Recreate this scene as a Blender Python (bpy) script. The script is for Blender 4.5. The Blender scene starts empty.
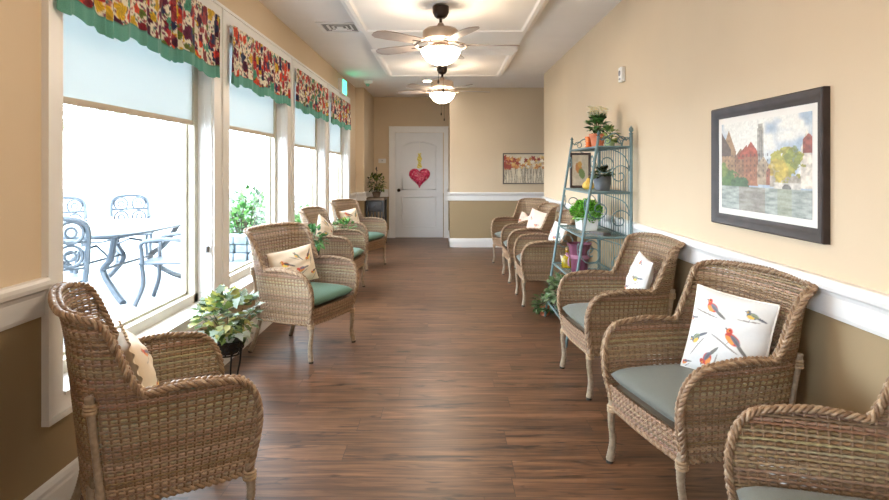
import bpy, bmesh, math, random
import numpy as np
from mathutils import Vector, Matrix
PI = math.pi
C = bpy.context.scene.collection
R = math.radians
rnd = random.Random(7)

# ------------------------------------------------------------------ helpers
class MB:
    def __init__(s): s.v = []; s.f = []; s.c = []; s.col = None
    def _add(s, vs, fs, col=None):
        b = len(s.v); s.v += [tuple(p) for p in vs]; s.f += [tuple(i + b for i in f) for f in fs]
        if s.col is not None or col is not None:
            c = col if col is not None else s.col
            s.c += [c] * len(vs)
    def box(s, x0, x1, y0, y1, z0, z1, col=None):
        vs = [(x, y, z) for z in (z0, z1) for y in (y0, y1) for x in (x0, x1)]
        s._add(vs, [(0, 2, 3, 1), (4, 5, 7, 6), (0, 1, 5, 4), (2, 6, 7, 3), (0, 4, 6, 2), (1, 3, 7, 5)], col); return s
    def rbox(s, x0, x1, y0, y1, z0, z1, r=.01, seg=2, col=None):
        bm = bmesh.new(); bmesh.ops.create_cube(bm, size=1)
        for v in bm.verts:
            v.co = ((x0 + x1) / 2 + v.co.x * (x1 - x0), (y0 + y1) / 2 + v.co.y * (y1 - y0), (z0 + z1) / 2 + v.co.z * (z1 - z0))
        bmesh.ops.bevel(bm, geom=bm.edges[:], offset=r, segments=seg, profile=.5, affect='EDGES')
        bm.verts.index_update()
        s._add([v.co[:] for v in bm.verts], [[v.index for v in f.verts] for f in bm.faces], col); bm.free(); return s
    def tube(s, pts, r, n=6, closed=False, col=None, flat=1.0, cap=True):
        P = [Vector(p) for p in pts]; m = len(P)
        rs = r if hasattr(r, '__len__') else [r] * m
        T = []
        for i in range(m):
            a = P[(i - 1) % m] if (closed or i > 0) else P[i]; b = P[(i + 1) % m] if (closed or i < m - 1) else P[i]
            t = (b - a); T.append(t.normalized() if t.length > 1e-9 else Vector((0, 0, 1)))
        up = Vector((0, 0, 1)) if abs(T[0].z) < .9 else Vector((1, 0, 0))
        nrm = (up - T[0] * up.dot(T[0])).normalized(); vs = []
        for i in range(m):
            nrm = nrm - T[i] * nrm.dot(T[i])
            nrm = nrm.normalized() if nrm.length > 1e-6 else Vector((1, 0, 0))
            bn = T[i].cross(nrm)
            for k in range(n):
                a = 2 * PI * k / n
                vs.append(P[i] + (nrm * math.cos(a) * flat + bn * math.sin(a)) * rs[i])
        fs = []
        for i in range(m if closed else m - 1):
            j = (i + 1) % m
            for k in range(n):
                l = (k + 1) % n; fs.append((i * n + k, i * n + l, j * n + l, j * n + k))
        if cap and not closed:
            fs.append(tuple(range(n))[::-1]); fs.append(tuple((m - 1) * n + k for k in range(n)))
        s._add(vs, fs, col); return s
    def lathe(s, prof, c=(0, 0, 0), n=24, col=None, sx=1, sy=1):
        vs = []; fs = []; m = len(prof)
        for (r, z) in prof:
            for k in range(n):
                a = 2 * PI * k / n; vs.append((c[0] + sx * r * math.cos(a), c[1] + sy * r * math.sin(a), c[2] + z))
        for i in range(m - 1):
            for k in range(n):
                l = (k + 1) % n; fs.append((i * n + k, i * n + l, (i + 1) * n + l, (i + 1) * n + k))
        if prof[0][0] > 1e-4: fs.append(tuple(range(n))[::-1])
        if prof[-1][0] > 1e-4: fs.append(tuple((m - 1) * n + k for k in range(n)))
        s._add(vs, fs, col); return s
    def ball(s, c, r, n=8, col=None, sz=1):
        pr = [(max(1e-5, r * math.sin(PI * i / n)), -r * sz * math.cos(PI * i / n)) for i in range(n + 1)]
        return s.lathe(pr, c, n + 2, col)
    def prism(s, poly, axis, a, b, col=None):
        # poly in the other two axes (ordered), extruded from a to b along axis
        def mk(p, t):
            return {'x': (t, p[0], p[1]), 'y': (p[0], t, p[1]), 'z': (p[0], p[1], t)}[axis]
        n = len(poly); vs = [mk(p, a) for p in poly] + [mk(p, b) for p in poly]
        fs = [tuple(range(n))[::-1], tuple(range(n, 2 * n))] + [(i, (i + 1) % n, n + (i + 1) % n, n + i) for i in range(n)]
        s._add(vs, fs, col); return s
    def grid(s, P, cols=None, wrap=False):
        # P: (nu,nv,3) array
        nu, nv, _ = P.shape; b = len(s.v)
        s.v += [tuple(p) for p in P.reshape(-1, 3).tolist()]
        for i in range(nu - 1):
            for j in range(nv - 1):
                s.f.append((b + i * nv + j, b + i * nv + j + 1, b + (i + 1) * nv + j + 1, b + (i + 1) * nv + j))
        if cols is not None: s.c += [tuple(c) for c in cols.reshape(-1, 3).tolist()]
        return s
    def build(s, name, mat, parent=None, smooth=True, fix=True, ang=40):
        me = bpy.data.meshes.new(name); me.from_pydata(s.v, [], s.f)
        if fix:
            bm = bmesh.new(); bm.from_mesh(me); bmesh.ops.recalc_face_normals(bm, faces=bm.faces[:]); bm.to_mesh(me); bm.free()
        if s.c:
            at = me.color_attributes.new('Col', 'FLOAT_COLOR', 'POINT')
            a = np.ones((len(s.v), 4), dtype=np.float32); a[:, :3] = np.array(s.c, dtype=np.float32)
            at.data.foreach_set('color', a.ravel())
        if smooth:
            me.shade_smooth()
            if ang < 180:
                try: me.set_sharp_from_angle(angle=R(ang))
                except Exception: pass
        me.materials.append(mat); me.update()
        o = bpy.data.objects.new(name, me); C.objects.link(o)
        if parent: o.parent = parent
        return o

def tag(o, label, cat, group=None, kind=None):
    o['label'] = label
    if cat: o['category'] = cat
    if group: o['group'] = group
    if kind: o['kind'] = kind
    return o
def thing(name, label, cat, loc=(0, 0, 0), rotz=0, group=None):
    o = bpy.data.objects.new(name, None); C.objects.link(o); o.empty_display_size = .05
    o.location = loc; o.rotation_euler = (0, 0, rotz); return tag(o, label, cat, group)
def structure(o): o['kind'] = 'structure'; return o
def dup(root, loc, rot, label=None, group=None):
    def cp(o, par):
        c = o.copy(); C.objects.link(c)
        if par: c.parent = par
        for ch in list(o.children): cp(ch, c)
        return c
    r = cp(root, None); r.location = loc; r.rotation_euler = rot if hasattr(rot, '__len__') else (0, 0, rot)
    if label: r['label'] = label
    if group: r['group'] = group
    return r
def facing(dx, dy): return math.atan2(-dx, dy)
def srgb(r, g, b):
    f = lambda c: (c / 255 / 12.92) if c / 255 <= .04045 else ((c / 255 + .055) / 1.055) ** 2.4
    return (f(r), f(g), f(b))

# ------------------------------------------------------------------ materials
def newmat(name):
    m = bpy.data.materials.new(name); m.use_nodes = True
    nt = m.node_tree; return m, nt, nt.nodes, nt.links, nt.nodes['Principled BSDF']
def mat(name, col, rough=.5, metal=0, noise=.06, nscale=20, bump=0, bscale=60, spec=None, emit=None, estr=0, sheen=0):
    m, nt, N, L, P = newmat(name)
    P.inputs['Roughness'].default_value = rough; P.inputs['Metallic'].default_value = metal
    if spec is not None: P.inputs['Specular IOR Level'].default_value = spec
    if sheen: P.inputs['Sheen Weight'].default_value = sheen
    tc = N.new('ShaderNodeTexCoord')
    nz = N.new('ShaderNodeTexNoise'); nz.inputs['Scale'].default_value = nscale; nz.inputs['Detail'].default_value = 3
    L.new(tc.outputs['Object'], nz.inputs['Vector'])
    rp = N.new('ShaderNodeValToRGB'); rp.color_ramp.elements[0].position = .3; rp.color_ramp.elements[1].position = .7
    rp.color_ramp.elements[0].color = tuple(max(0, c * (1 - noise)) for c in col) + (1,)
    rp.color_ramp.elements[1].color = tuple(min(1, c * (1 + noise)) for c in col) + (1,)
    L.new(nz.outputs['Fac'], rp.inputs['Fac']); L.new(rp.outputs['Color'], P.inputs['Base Color'])
    if bump:
        n2 = N.new('ShaderNodeTexNoise'); n2.inputs['Scale'].default_value = bscale; n2.inputs['Detail'].default_value = 2
        L.new(tc.outputs['Object'], n2.inputs['Vector'])
        b = N.new('ShaderNodeBump'); b.inputs['Strength'].default_value = bump; b.inputs['Distance'].default_value = .004
        L.new(n2.outputs['Fac'], b.inputs['Height']); L.new(b.outputs['Normal'], P.inputs['Normal'])
    if emit: P.inputs['Emission Color'].default_value = (*emit, 1); P.inputs['Emission Strength'].default_value = estr
    return m
def attrmat(name, rough=.6, nscale=120, amt=.12, sheen=0, spec=.5, bump=0, translucent=0):
    m, nt, N, L, P = newmat(name); P.inputs['Roughness'].default_value = rough
    P.inputs['Specular IOR Level'].default_value = spec
    if sheen: P.inputs['Sheen Weight'].default_value = sheen
    a = N.new('ShaderNodeAttribute'); a.attribute_name = 'Col'
    tc = N.new('ShaderNodeTexCoord'); nz = N.new('ShaderNodeTexNoise'); nz.inputs['Scale'].default_value = nscale
    L.new(tc.outputs['Object'], nz.inputs['Vector'])
    mr = N.new('ShaderNodeMapRange'); mr.inputs[1].default_value = .3; mr.inputs[2].default_value = .7
    mr.inputs[3].default_value = 1 - amt; mr.inputs[4].default_value = 1 + amt
    L.new(nz.outputs['Fac'], mr.inputs[0])
    mx = N.new('ShaderNodeVectorMath'); mx.operation = 'MULTIPLY'
    L.new(a.outputs['Color'], mx.inputs[0]); L.new(mr.outputs[0], mx.inputs[1]); L.new(mx.outputs[0], P.inputs['Base Color'])
    if bump:
        b = N.new('ShaderNodeBump'); b.inputs['Strength'].default_value = bump; b.inputs['Distance'].default_value = .002
        L.new(nz.outputs['Fac'], b.inputs['Height']); L.new(b.outputs['Normal'], P.inputs['Normal'])
    if translucent:
        tr = N.new('ShaderNodeBsdfTranslucent'); ms = N.new('ShaderNodeMixShader'); ms.inputs[0].default_value = translucent
        L.new(mx.outputs[0], tr.inputs['Color'])
        L.new(P.outputs[0], ms.inputs[1]); L.new(tr.outputs[0], ms.inputs[2]); L.new(ms.outputs[0], N['Material Output'].inputs[0])
    return m

WU = (.66, .53, .375); WL = (.37, .275, .16)
def wallmat(name, up, lo, split=.87):
    m, nt, N, L, P = newmat(name); P.inputs['Roughness'].default_value = .75; P.inputs['Specular IOR Level'].default_value = .25
    tc = N.new('ShaderNodeTexCoord'); sp = N.new('ShaderNodeSeparateXYZ'); L.new(tc.outputs['Object'], sp.inputs[0])
    gt = N.new('ShaderNodeMath'); gt.operation = 'GREATER_THAN'; gt.inputs[1].default_value = split; L.new(sp.outputs['Z'], gt.inputs[0])
    mx = N.new('ShaderNodeMix'); mx.data_type = 'RGBA'; mx.inputs[6].default_value = (*lo, 1); mx.inputs[7].default_value = (*up, 1)
    L.new(gt.outputs[0], mx.inputs[0])
    nz = N.new('ShaderNodeTexNoise'); nz.inputs['Scale'].default_value = 2.5; L.new(tc.outputs['Object'], nz.inputs['Vector'])
    mr = N.new('ShaderNodeMapRange'); mr.inputs[3].default_value = .96; mr.inputs[4].default_value = 1.04; L.new(nz.outputs['Fac'], mr.inputs[0])
    vm = N.new('ShaderNodeVectorMath'); vm.operation = 'MULTIPLY'; L.new(mx.outputs[2], vm.inputs[0]); L.new(mr.outputs[0], vm.inputs[1])
    L.new(vm.outputs[0], P.inputs['Base Color'])
    n2 = N.new('ShaderNodeTexNoise'); n2.inputs['Scale'].default_value = 130; n2.inputs['Detail'].default_value = 3
    L.new(tc.outputs['Object'], n2.inputs['Vector'])
    b = N.new('ShaderNodeBump'); b.inputs['Strength'].default_value = .12; b.inputs['Distance'].default_value = .003
    L.new(n2.outputs['Fac'], b.inputs['Height']); L.new(b.outputs['Normal'], P.inputs['Normal'])
    return m
M_wall = wallmat('wall_paint', WU, WL)
M_ceil = mat('ceiling_paint', (.80, .765, .74), .85, noise=.02, nscale=3, bump=.05, bscale=150)
M_panel = mat('ceiling_panel_paint', (.88, .84, .80), .6, noise=.015, nscale=3)
M_trim = mat('white_trim_paint', (.80, .79, .78), .35, noise=.015, nscale=5)
M_frame = mat('tan_window_frame', (.50, .47, .38), .45, noise=.03)
M_door = mat('white_door_paint', (.74, .75, .77), .4, noise=.015, nscale=5)
M_black = mat('black_metal', (.015, .014, .013), .45, .3)
M_bronze = mat('oil_rubbed_bronze', (.035, .022, .016), .35, .6)

def floor_mat():
    m, nt, N, L, P = newmat('wood_plank_floor')
    tc = N.new('ShaderNodeTexCoord')
    br = N.new('ShaderNodeTexBrick'); br.offset = .37; br.offset_frequency = 2; br.squash = 1
    br.inputs['Scale'].default_value = 1; br.inputs['Brick Width'].default_value = 1.22; br.inputs['Row Height'].default_value = .155
    br.inputs['Mortar Size'].default_value = .0016; br.inputs['Mortar Smooth'].default_value = .2; br.inputs['Bias'].default_value = 0
    br.inputs['Color1'].default_value = (0, 0, 0, 1); br.inputs['Color2'].default_value = (1, 1, 1, 1); br.inputs['Mortar'].default_value = (0, 0, 0, 1)
    # row-dependent shift so joints do not line up
    sp = N.new('ShaderNodeSeparateXYZ'); L.new(tc.outputs['Object'], sp.inputs[0])
    dv = N.new('ShaderNodeMath'); dv.operation = 'DIVIDE'; dv.inputs[1].default_value = .155; L.new(sp.outputs['Y'], dv.inputs[0])
    fl = N.new('ShaderNodeMath'); fl.operation = 'FLOOR'; L.new(dv.outputs[0], fl.inputs[0])
    wn = N.new('ShaderNodeTexWhiteNoise'); wn.noise_dimensions = '1D'; L.new(fl.outputs[0], wn.inputs['W'])
    ml = N.new('ShaderNodeMath'); ml.operation = 'MULTIPLY_ADD'; ml.inputs[1].default_value = 1.1; L.new(wn.outputs['Value'], ml.inputs[0]); L.new(sp.outputs['X'], ml.inputs[2])
    cb = N.new('ShaderNodeCombineXYZ'); L.new(ml.outputs[0], cb.inputs[0]); L.new(sp.outputs['Y'], cb.inputs[1])
    L.new(cb.outputs[0], br.inputs['Vector'])
    # grain coordinates: stretched along x and offset per plank
    ad = N.new('ShaderNodeVectorMath'); ad.operation = 'MULTIPLY_ADD'
    L.new(br.outputs['Color'], ad.inputs[0]); ad.inputs[1].default_value = (7, 3, 5); L.new(cb.outputs[0], ad.inputs[2])
    def noise(sc, det, vec=(1, 1, 1), dist=0, rough=.6):
        mp = N.new('ShaderNodeMapping'); mp.inputs['Scale'].default_value = vec; L.new(ad.outputs[0], mp.inputs[0])
        n = N.new('ShaderNodeTexNoise'); n.inputs['Scale'].default_value = sc; n.inputs['Detail'].default_value = det
        n.inputs['Distortion'].default_value = dist; n.inputs['Roughness'].default_value = rough; L.new(mp.outputs[0], n.inputs['Vector']); return n
    g1 = noise(2.2, 6, (1, 13, 1), .6); g2 = noise(6, 4, (1, 30, 1), .2); kn = noise(2.4, 3, (1, 5.5, 1), 1.4)
    rp = N.new('ShaderNodeValToRGB'); E = rp.color_ramp.elements
    E[0].position = .28; E[0].color = (.045, .024, .014, 1); E[1].position = .72; E[1].color = (.235, .116, .060, 1)
    e = E.new(.5); e.color = (.122, .057, .028, 1)
    L.new(g1.outputs['Fac'], rp.inputs['Fac'])
    rk = N.new('ShaderNodeValToRGB'); rk.color_ramp.elements[0].position = .32; rk.color_ramp.elements[0].color = (.22, .2, .19, 1)
    rk.color_ramp.elements[1].position = .43; rk.color_ramp.elements[1].color = (1, 1, 1, 1); L.new(kn.outputs['Fac'], rk.inputs['Fac'])
    mk = N.new('ShaderNodeMix'); mk.data_type = 'RGBA'; mk.blend_type = 'MULTIPLY'; mk.inputs[0].default_value = 1
    L.new(rp.outputs[0], mk.inputs[6]); L.new(rk.outputs[0], mk.inputs[7])
    mr = N.new('ShaderNodeMapRange'); mr.inputs[1].default_value = .3; mr.inputs[2].default_value = .7; mr.inputs[3].default_value = .8; mr.inputs[4].default_value = 1.15
    L.new(g2.outputs['Fac'], mr.inputs[0])
    m2 = N.new('ShaderNodeVectorMath'); m2.operation = 'MULTIPLY'; L.new(mk.outputs[2], m2.inputs[0]); L.new(mr.outputs[0], m2.inputs[1])
    rb = N.new('ShaderNodeMapRange'); rb.inputs[3].default_value = .82; rb.inputs[4].default_value = 1.22; L.new(br.outputs['Color'], rb.inputs[0])
    m3 = N.new('ShaderNodeVectorMath'); m3.operation = 'MULTIPLY'; L.new(m2.outputs[0], m3.inputs[0]); L.new(rb.outputs[0], m3.inputs[1])
    m4 = N.new('ShaderNodeMix'); m4.data_type = 'RGBA'; L.new(br.outputs['Fac'], m4.inputs[0]); L.new(m3.outputs[0], m4.inputs[6]); m4.inputs[7].default_value = (.05, .025, .013, 1)
    L.new(m4.outputs[2], P.inputs['Base Color'])
    P.inputs['Roughness'].default_value = .36; P.inputs['Specular IOR Level'].default_value = .38
    bp = N.new('ShaderNodeBump'); bp.inputs['Strength'].default_value = .25; bp.inputs['Distance'].default_value = .002
    sb = N.new('ShaderNodeMath'); sb.operation = 'SUBTRACT'; L.new(g1.outputs['Fac'], sb.inputs[0]); L.new(br.outputs['Fac'], sb.inputs[1])
    L.new(sb.outputs[0], bp.inputs['Height']); L.new(bp.outputs['Normal'], P.inputs['Normal'])
    return m
M_floor = floor_mat()

def glass_mat(name='window_glass', tint=(.96, .98, 1), ior=1.45, gain=1.0):
    m = bpy.data.materials.new(name); m.use_nodes = True; nt = m.node_tree; N = nt.nodes; L = nt.links; N.clear()
    o = N.new('ShaderNodeOutputMaterial'); t = N.new('ShaderNodeBsdfTransparent'); t.inputs[0].default_value = (*tint, 1)
    g = N.new('ShaderNodeBsdfGlossy'); g.inputs['Roughness'].default_value = .02; lw = N.new('ShaderNodeLayerWeight'); pw_ = N.new('ShaderNodeMath'); pw_.operation = 'POWER'; pw_.inputs[1].default_value = 5; L.new(lw.outputs['Facing'], pw_.inputs[0]); f = N.new('ShaderNodeMath'); f.operation = 'MULTIPLY_ADD'; f.inputs[1].default_value = .5; f.inputs[2].default_value = .02; L.new(pw_.outputs[0], f.inputs[0])
    nz = N.new('ShaderNodeTexNoise'); nz.inputs['Scale'].default_value = 2
    ms = N.new('ShaderNodeMixShader'); L.new(f.outputs[0], ms.inputs[0]); L.new(t.outputs[0], ms.inputs[1]); L.new(g.outputs[0], ms.inputs[2]); L.new(ms.outputs[0], o.inputs[0])
    return m
M_glass = glass_mat()
def trans_mat(name, col, frac):
    m, nt, N, L, P = newmat(name); P.inputs['Base Color'].default_value = (*col, 1); P.inputs['Roughness'].default_value = .9
    tr = N.new('ShaderNodeBsdfTranslucent'); tr.inputs[0].default_value = (*col, 1); ms = N.new('ShaderNodeMixShader'); ms.inputs[0].default_value = frac
    L.new(P.outputs[0], ms.inputs[1]); L.new(tr.outputs[0], ms.inputs[2]); L.new(ms.outputs[0], N['Material Output'].inputs[0])
    return m
M_shade = trans_mat('roller_shade_fabric', (.64, .68, .68), .33)

# ------------------------------------------------------------------ room shell
XL, XR, YF, YA, ZC = -1.53, 1.46, 10.3, 11.7, 2.74
AL, AR = -1.38, .09
EX = -1.70
YB = -3.0
structure(MB().box(-1.72, 2.75, YB - .1, 11.85, -.06, 0).build('floor', M_floor, smooth=False))
structure(MB().box(-1.75, 2.75, YB - .1, 11.85, ZC, ZC + .08).build('ceiling', M_ceil, smooth=False))
wins = [(2.38, 3.94), (4.22, 5.78), (6.06, 7.62), (7.90, 9.46)]
wins_all = [(-1.9, .2)] + wins  # first opening belongs to the added, unseen daylight window
ZS, ZT = .46, 2.37
w = MB(); w.box(EX, XL, YB, YF, 0, ZS); w.box(EX, XL, YB, YF, ZT, ZC)
ys = [YB] + [t for p in wins_all for t in p] + [YF]
for i in range(0, len(ys), 2): w.box(EX, XL, ys[i], ys[i + 1], ZS, ZT)
structure(w.build('wall_left', M_wall, smooth=False))
structure(MB().box(XR, XR + .14, YB, 8.8, 0, ZC).build('wall_right', M_wall, smooth=False))
structure(MB().box(AR, 2.7, YF, YF + .1, 0, ZC).box(AR, AR + .1, YF + .1, YA, 0, ZC).build('wall_far', M_wall, smooth=False))
structure(MB().box(EX, AL, YF, YF + .1, 0, ZC).box(AL - .1, AL, YF + .1, YA, 0, ZC).build('wall_corner', M_wall, smooth=False))
structure(MB().box(AL - .1, AR + .1, YA, YA + .1, 0, ZC).build('wall_door', M_wall, smooth=False))
structure(MB().box(2.6, 2.7, 5.5, YF, 0, ZC).box(XR + .14, 2.6, 5.5, 5.6, 0, ZC).build('wall_side', M_wall, smooth=False))
structure(MB().box(EX, XR + .14, YB - .1, YB, 0, ZC).build('wall_rear', M_wall, smooth=False))

# profiles: (offset from wall, z)
rail = [(0, .80), (.012, .80), (.016, .815), (.016, .88), (.022, .895), (.034, .905), (.038, .92), (.038, .935), (.03, .945), (0, .945)]
base = [(0, 0), (.018, 0), (.018, .105), (.014, .115), (.014, .13), (.008, .145), (0, .155)]
def run(mb, prof, side, a, b, pos):
    # side: 'L' on wall with normal +x at x=pos; 'R' normal -x; 'F' normal -y ; runs a..b on the other axis
    if side == 'L': mb.prism([(pos + o, z) for o, z in prof], 'y', a, b)
    if side == 'R': mb.prism([(pos - o, z) for o, z in prof], 'y', a, b)
    if side == 'F': mb.prism([(pos - o, z) for o, z in prof], 'x', a, b)
    return mb
def runs(name, prof, items):
    mb = MB()
    for it in items: run(mb, prof, *it)
    return structure(mb.build(name, M_trim, smooth=False))
runs('trim_1', rail, [('L', YB, 2.275, XL), ('L', 9.565, YF, XL)])
runs('trim_2', rail, [('R', YB, 8.8, XR)])
runs('trim_3', rail, [('F', AR - .038, 2.6, YF), ('R', YF - .038, 11.66, AR)])
runs('trim_4', rail, [('F', XL, AL + .038, YF), ('L', YF - .038, YA, AL), ('F', AL, -1.09, YA)])
runs('baseboard_left', base, [('L', YB, YF, XL)])
runs('baseboard_right', base, [('R', YB, 8.8, XR)])
runs('baseboard_far', base, [('F', AR - .018, 2.6, YF), ('R', YF - .018, YA, AR)])
runs('baseboard_corner', base, [('F', XL, AL + .018, YF), ('L', YF - .018, YA, AL), ('F', AL, -1.09, YA)])
# dropped ceiling platform and panels
structure(MB().box(-.80, .80, -2.0, 8.3, 2.69, ZC + .001).build('ceiling_drop', M_panel, smooth=False))
def panel(i, y0, y1):
    mb = MB(); X = .79; z = 2.69
    # stepped bevelled frame, then flat field
    def ring(x, ya, yb, zz): return [(-x, ya, zz), (x, ya, zz), (x, yb, zz), (-x, yb, zz)]
    prof = [(.06, 0), (.045, -.022), (.02, -.03), (0, -.05), (-.035, -.052), (-.05, -.038), (-.06, -.036)]
    vs = []; fs = []
    for o, dz in prof: vs += ring(X + o - .02, y0 - o + .02, y1 + o - .02, z + dz)
    for k in range(len(prof) - 1):
        for j in range(4): fs.append((k * 4 + j, k * 4 + (j + 1) % 4, k * 4 + 4 + (j + 1) % 4, k * 4 + 4 + j))
    n = (len(prof) - 1) * 4; fs.append((n, n + 1, n + 2, n + 3)); mb._add(vs, fs)
    return structure(mb.build('ceiling_panel_%d' % i, M_panel, smooth=False))
panel(1, 3.85, 5.69); panel(2, 6.76, 8.40); panel(3, 1.05, 2.89); panel(4, -1.75, .09)

# ------------------------------------------------------------------ windows
def smooth01(t): t = np.clip(t, 0, 1); return t * t * (3 - 2 * t)
BLOB = [srgb(120, 20, 35), srgb(70, 20, 50), srgb(175, 45, 50), srgb(205, 70, 40), srgb(200, 160, 40), srgb(70, 140, 115), srgb(30, 40, 75), srgb(150, 55, 60), srgb(95, 110, 45), srgb(95, 25, 60)]
def valance_mesh(y0, y1, seed):
    g = np.random.default_rng(seed); nu, nv = 330, 64
    W = y1 - y0; u = np.linspace(0, 1, nu)[:, None]; v = np.linspace(0, 1, nv)[None, :]
    ph = 2 * PI * (u * W / .12 + .35 * np.sin(2 * PI * u * 2.3 + seed) + .2 * np.sin(2 * PI * u * 5.1))
    amp = .004 + .012 * v
    X = -1.478 + amp * np.sin(ph) + .004 * np.sin(ph * 2.3 + 1) * (.3 + v)
    Y = y0 + .012 + u * (W - .024) + .004 * np.cos(ph) * v
    L = .405 + .014 * np.sin(ph + .8) * 1 + .014 * np.sin(2 * PI * u * 3 + seed)
    Z = 2.362 - L * v + 0 * u
    P = np.stack([X + 0 * v, Y + 0 * v, Z], -1)
    U = u * W * 1.25 + .0 * v; V = v * .42 + 0 * u
    col = np.empty((nu, nv, 3)); col[:] = srgb(232, 222, 200)
    def blob(cx, cy, r, c, e=.25):
        th = np.arctan2(V - cy, U - cx); d = np.hypot(U - cx, V - cy)
        rr = r * (1 + e * np.sin(th * 5 + cx * 99) * .6 + e * .4 * np.sin(th * 3 + cy * 77))
        m = d < rr; sh = (.75 + .5 * np.clip(d / r, 0, 1))[..., None]
        pet = (1 + .28 * np.sin(th * 7 + d * 260))[..., None]
        col[m] = (np.array(c)[None, None, :] * sh * pet)[m]
    A = W * 1.25
    for k in range(int(1100 * A)):   # leafy sprigs
        cx, cy = g.random() * A, g.random() * .42
        blob(cx, cy, .004 + .006 * g.random(), [srgb(110, 125, 85), srgb(120, 60, 80), srgb(175, 100, 90), srgb(90, 110, 115)][g.integers(4)])
    for k in range(int(125 * A)):
        blob(g.random() * A, g.random() * .40, .018 + .024 * g.random() ** 1.2, BLOB[g.integers(len(BLOB))])
    teal = np.array(srgb(98, 158, 142)); b = np.broadcast_to(v > .835, (nu, nv)); col[b] = teal
    b2 = np.broadcast_to((v > .825) & (v < .84), (nu, nv)); col[b2] = teal * .7
    return MB().grid(P, col)
M_val = attrmat('floral_valance_fabric', .85, 300, .08, sheen=.1, translucent=.12)
M_cord = mat('white_cord', (.8, .8, .78), .6)
M_clamp = mat('grey_cleat', (.18, .18, .18), .5)
def window(i, y0, y1, seen=True):
    r = bpy.data.objects.new('window_%d' % i, None); C.objects.link(r); structure(r)
    # jamb liner (white boards lining the opening) and sloping sill
    t = .012; lb = MB()
    lb.box(EX + .02, XL + .004, y0, y0 + t, ZS, ZT).box(EX + .02, XL + .004, y1 - t, y1, ZS, ZT).box(EX + .02, XL + .004, y0, y1, ZT - t, ZT)
    lb.prism([(EX + .02, ZS), (XL + .03, ZS), (XL + .03, ZS + .014), (EX + .02, ZS + .035)], 'y', y0, y1)
    lb.build('window_sill', M_trim, r, smooth=False)
    # outer frame: tan below, pale at the side
    fb = MB(); f = .055; xa, xb = EX, EX + .085
    fb.box(xa, xb, y0 + t, y1 - t, ZS + .015, ZS + .085); fb.box(xa, xb, y0 + t, y1 - t, ZT - t - .05, ZT - t)
    fb.box(xa, xb, y0 + t, y0 + t + f, ZS, ZT); fb.box(xa, xb, y1 - t - f, y1 - t, ZS, ZT)
    fb.box(xa + .01, xb - .045, y0 + t + f, y0 + t + f + .018, ZS + .085, ZT - .06).box(xa + .01, xb - .045, y1 - t - f - .018, y1 - t - f, ZS + .085, ZT - .06)
    fb.box(xa + .01, xb - .045, y0 + t + f, y1 - t - f, ZS + .085, ZS + .10)
    fb.build('window_frame', M_frame, r, smooth=False)
    MB().box(EX + .02, EX + .026, y0 + t + f, y1 - t - f, ZS + .08, ZT - .06).build('window_pane', M_glass, r, smooth=False)
    # casing boards
    cb = MB(); xo = XL; L_ = y0 - (.10 if i == 1 else .14); R_ = y1 + (.10 if i in (4, 5) else .14)
    if i == 5: L_ = y0 - .1
    cb.box(xo, xo + .018, L_, y0, ZS - .08, ZT + .09); cb.box(xo, xo + .018, y1, R_, ZS - .08, ZT + .09)
    cb.box(xo, xo + .018, y0, y1, ZT, ZT + .09).box(xo, xo + .018, y0, y1, ZS - .08, ZS)
    e = .018
    cb.box(xo, xo + .028, L_ - .003, L_ + (e if i in (1, 5) else .008), ZS - .08, ZT + .09); cb.box(xo, xo + .028, R_ - (e if i in (4, 5) else .008), R_ + (.003 if i in (4, 5) else -.001), ZS - .08, ZT + .09)
    cb.box(xo, xo + .031, L_ - .004, R_ - .002, ZT + .075, ZT + .095).box(xo, xo + .031, L_ - .004, R_ - .002, ZS - .083, ZS - .062)
    cb.build('window_casing', M_trim, r, smooth=False)
    # shade + valance + cord are things of their own
    names = {1: 'nearest, largest in view', 2: 'second from the camera', 3: 'third from the camera', 4: 'farthest, smallest in view'}
    zb = 1.665 if i == 1 else (1.68 if i == 2 else (1.62 if i == 3 else 1.60))
    if i == 5: zb = 1.9
    sh = thing('roller_shade', 'white roller shade pulled part way down its window, %s' % names.get(i, 'added unseen behind the camera for daylight'), 'window shade', (-1.63, (y0 + y1) / 2, zb), 0, 'roller shades in the windows')
    h = (y1 - y0) / 2 - .03
    MB().box(-.0015, .0015, -h, h, .0, ZT - zb - .03).build('shade_fabric', M_shade, sh, smooth=False)
    MB().rbox(-.007, .007, -h, h, -.03, .002, .003).build('bottom_bar', M_frame2, sh)
    MB().tube([(0, -h, ZT - zb - .04), (0, h, ZT - zb - .04)], .022, 12).build('roller', M_shade, sh)
    if seen:
        zc = .86 - zb; yy = h - .0
        pts = [(.03, yy, ZT - zb - .05), (.06, yy + .005, .2), (.075, yy, zc), (.08, yy - .012, zc - .03), (.085, yy - .03, zc), (.07, yy - .022, .2), (.035, yy - .02, ZT - zb - .05)]
        cc = MB().tube(smooth_path(pts, 6), .0022, 5).build('cord_loop', M_cord, sh)
        MB().rbox(.07, .092, yy - .02, yy + .017, zc - .05, zc - .01, .004).build('cord_cleat', M_clamp, sh)
        vm = valance_mesh(y0 - (.08 if i == 1 else .05), y1 + (.03 if i == 1 else .0), i * 3 + 1)
        vo = vm.build('valance', M_val, None, fix=False, ang=180)
        tag(vo, 'gathered floral valance with teal hem over the %s window' % {1: 'nearest', 2: 'second nearest', 3: 'third', 4: 'farthest'}[i], 'valance', 'floral valances over the windows')
    return r
M_frame2 = mat('shade_bar', (.55, .47, .36), .5, noise=.03)
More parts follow.
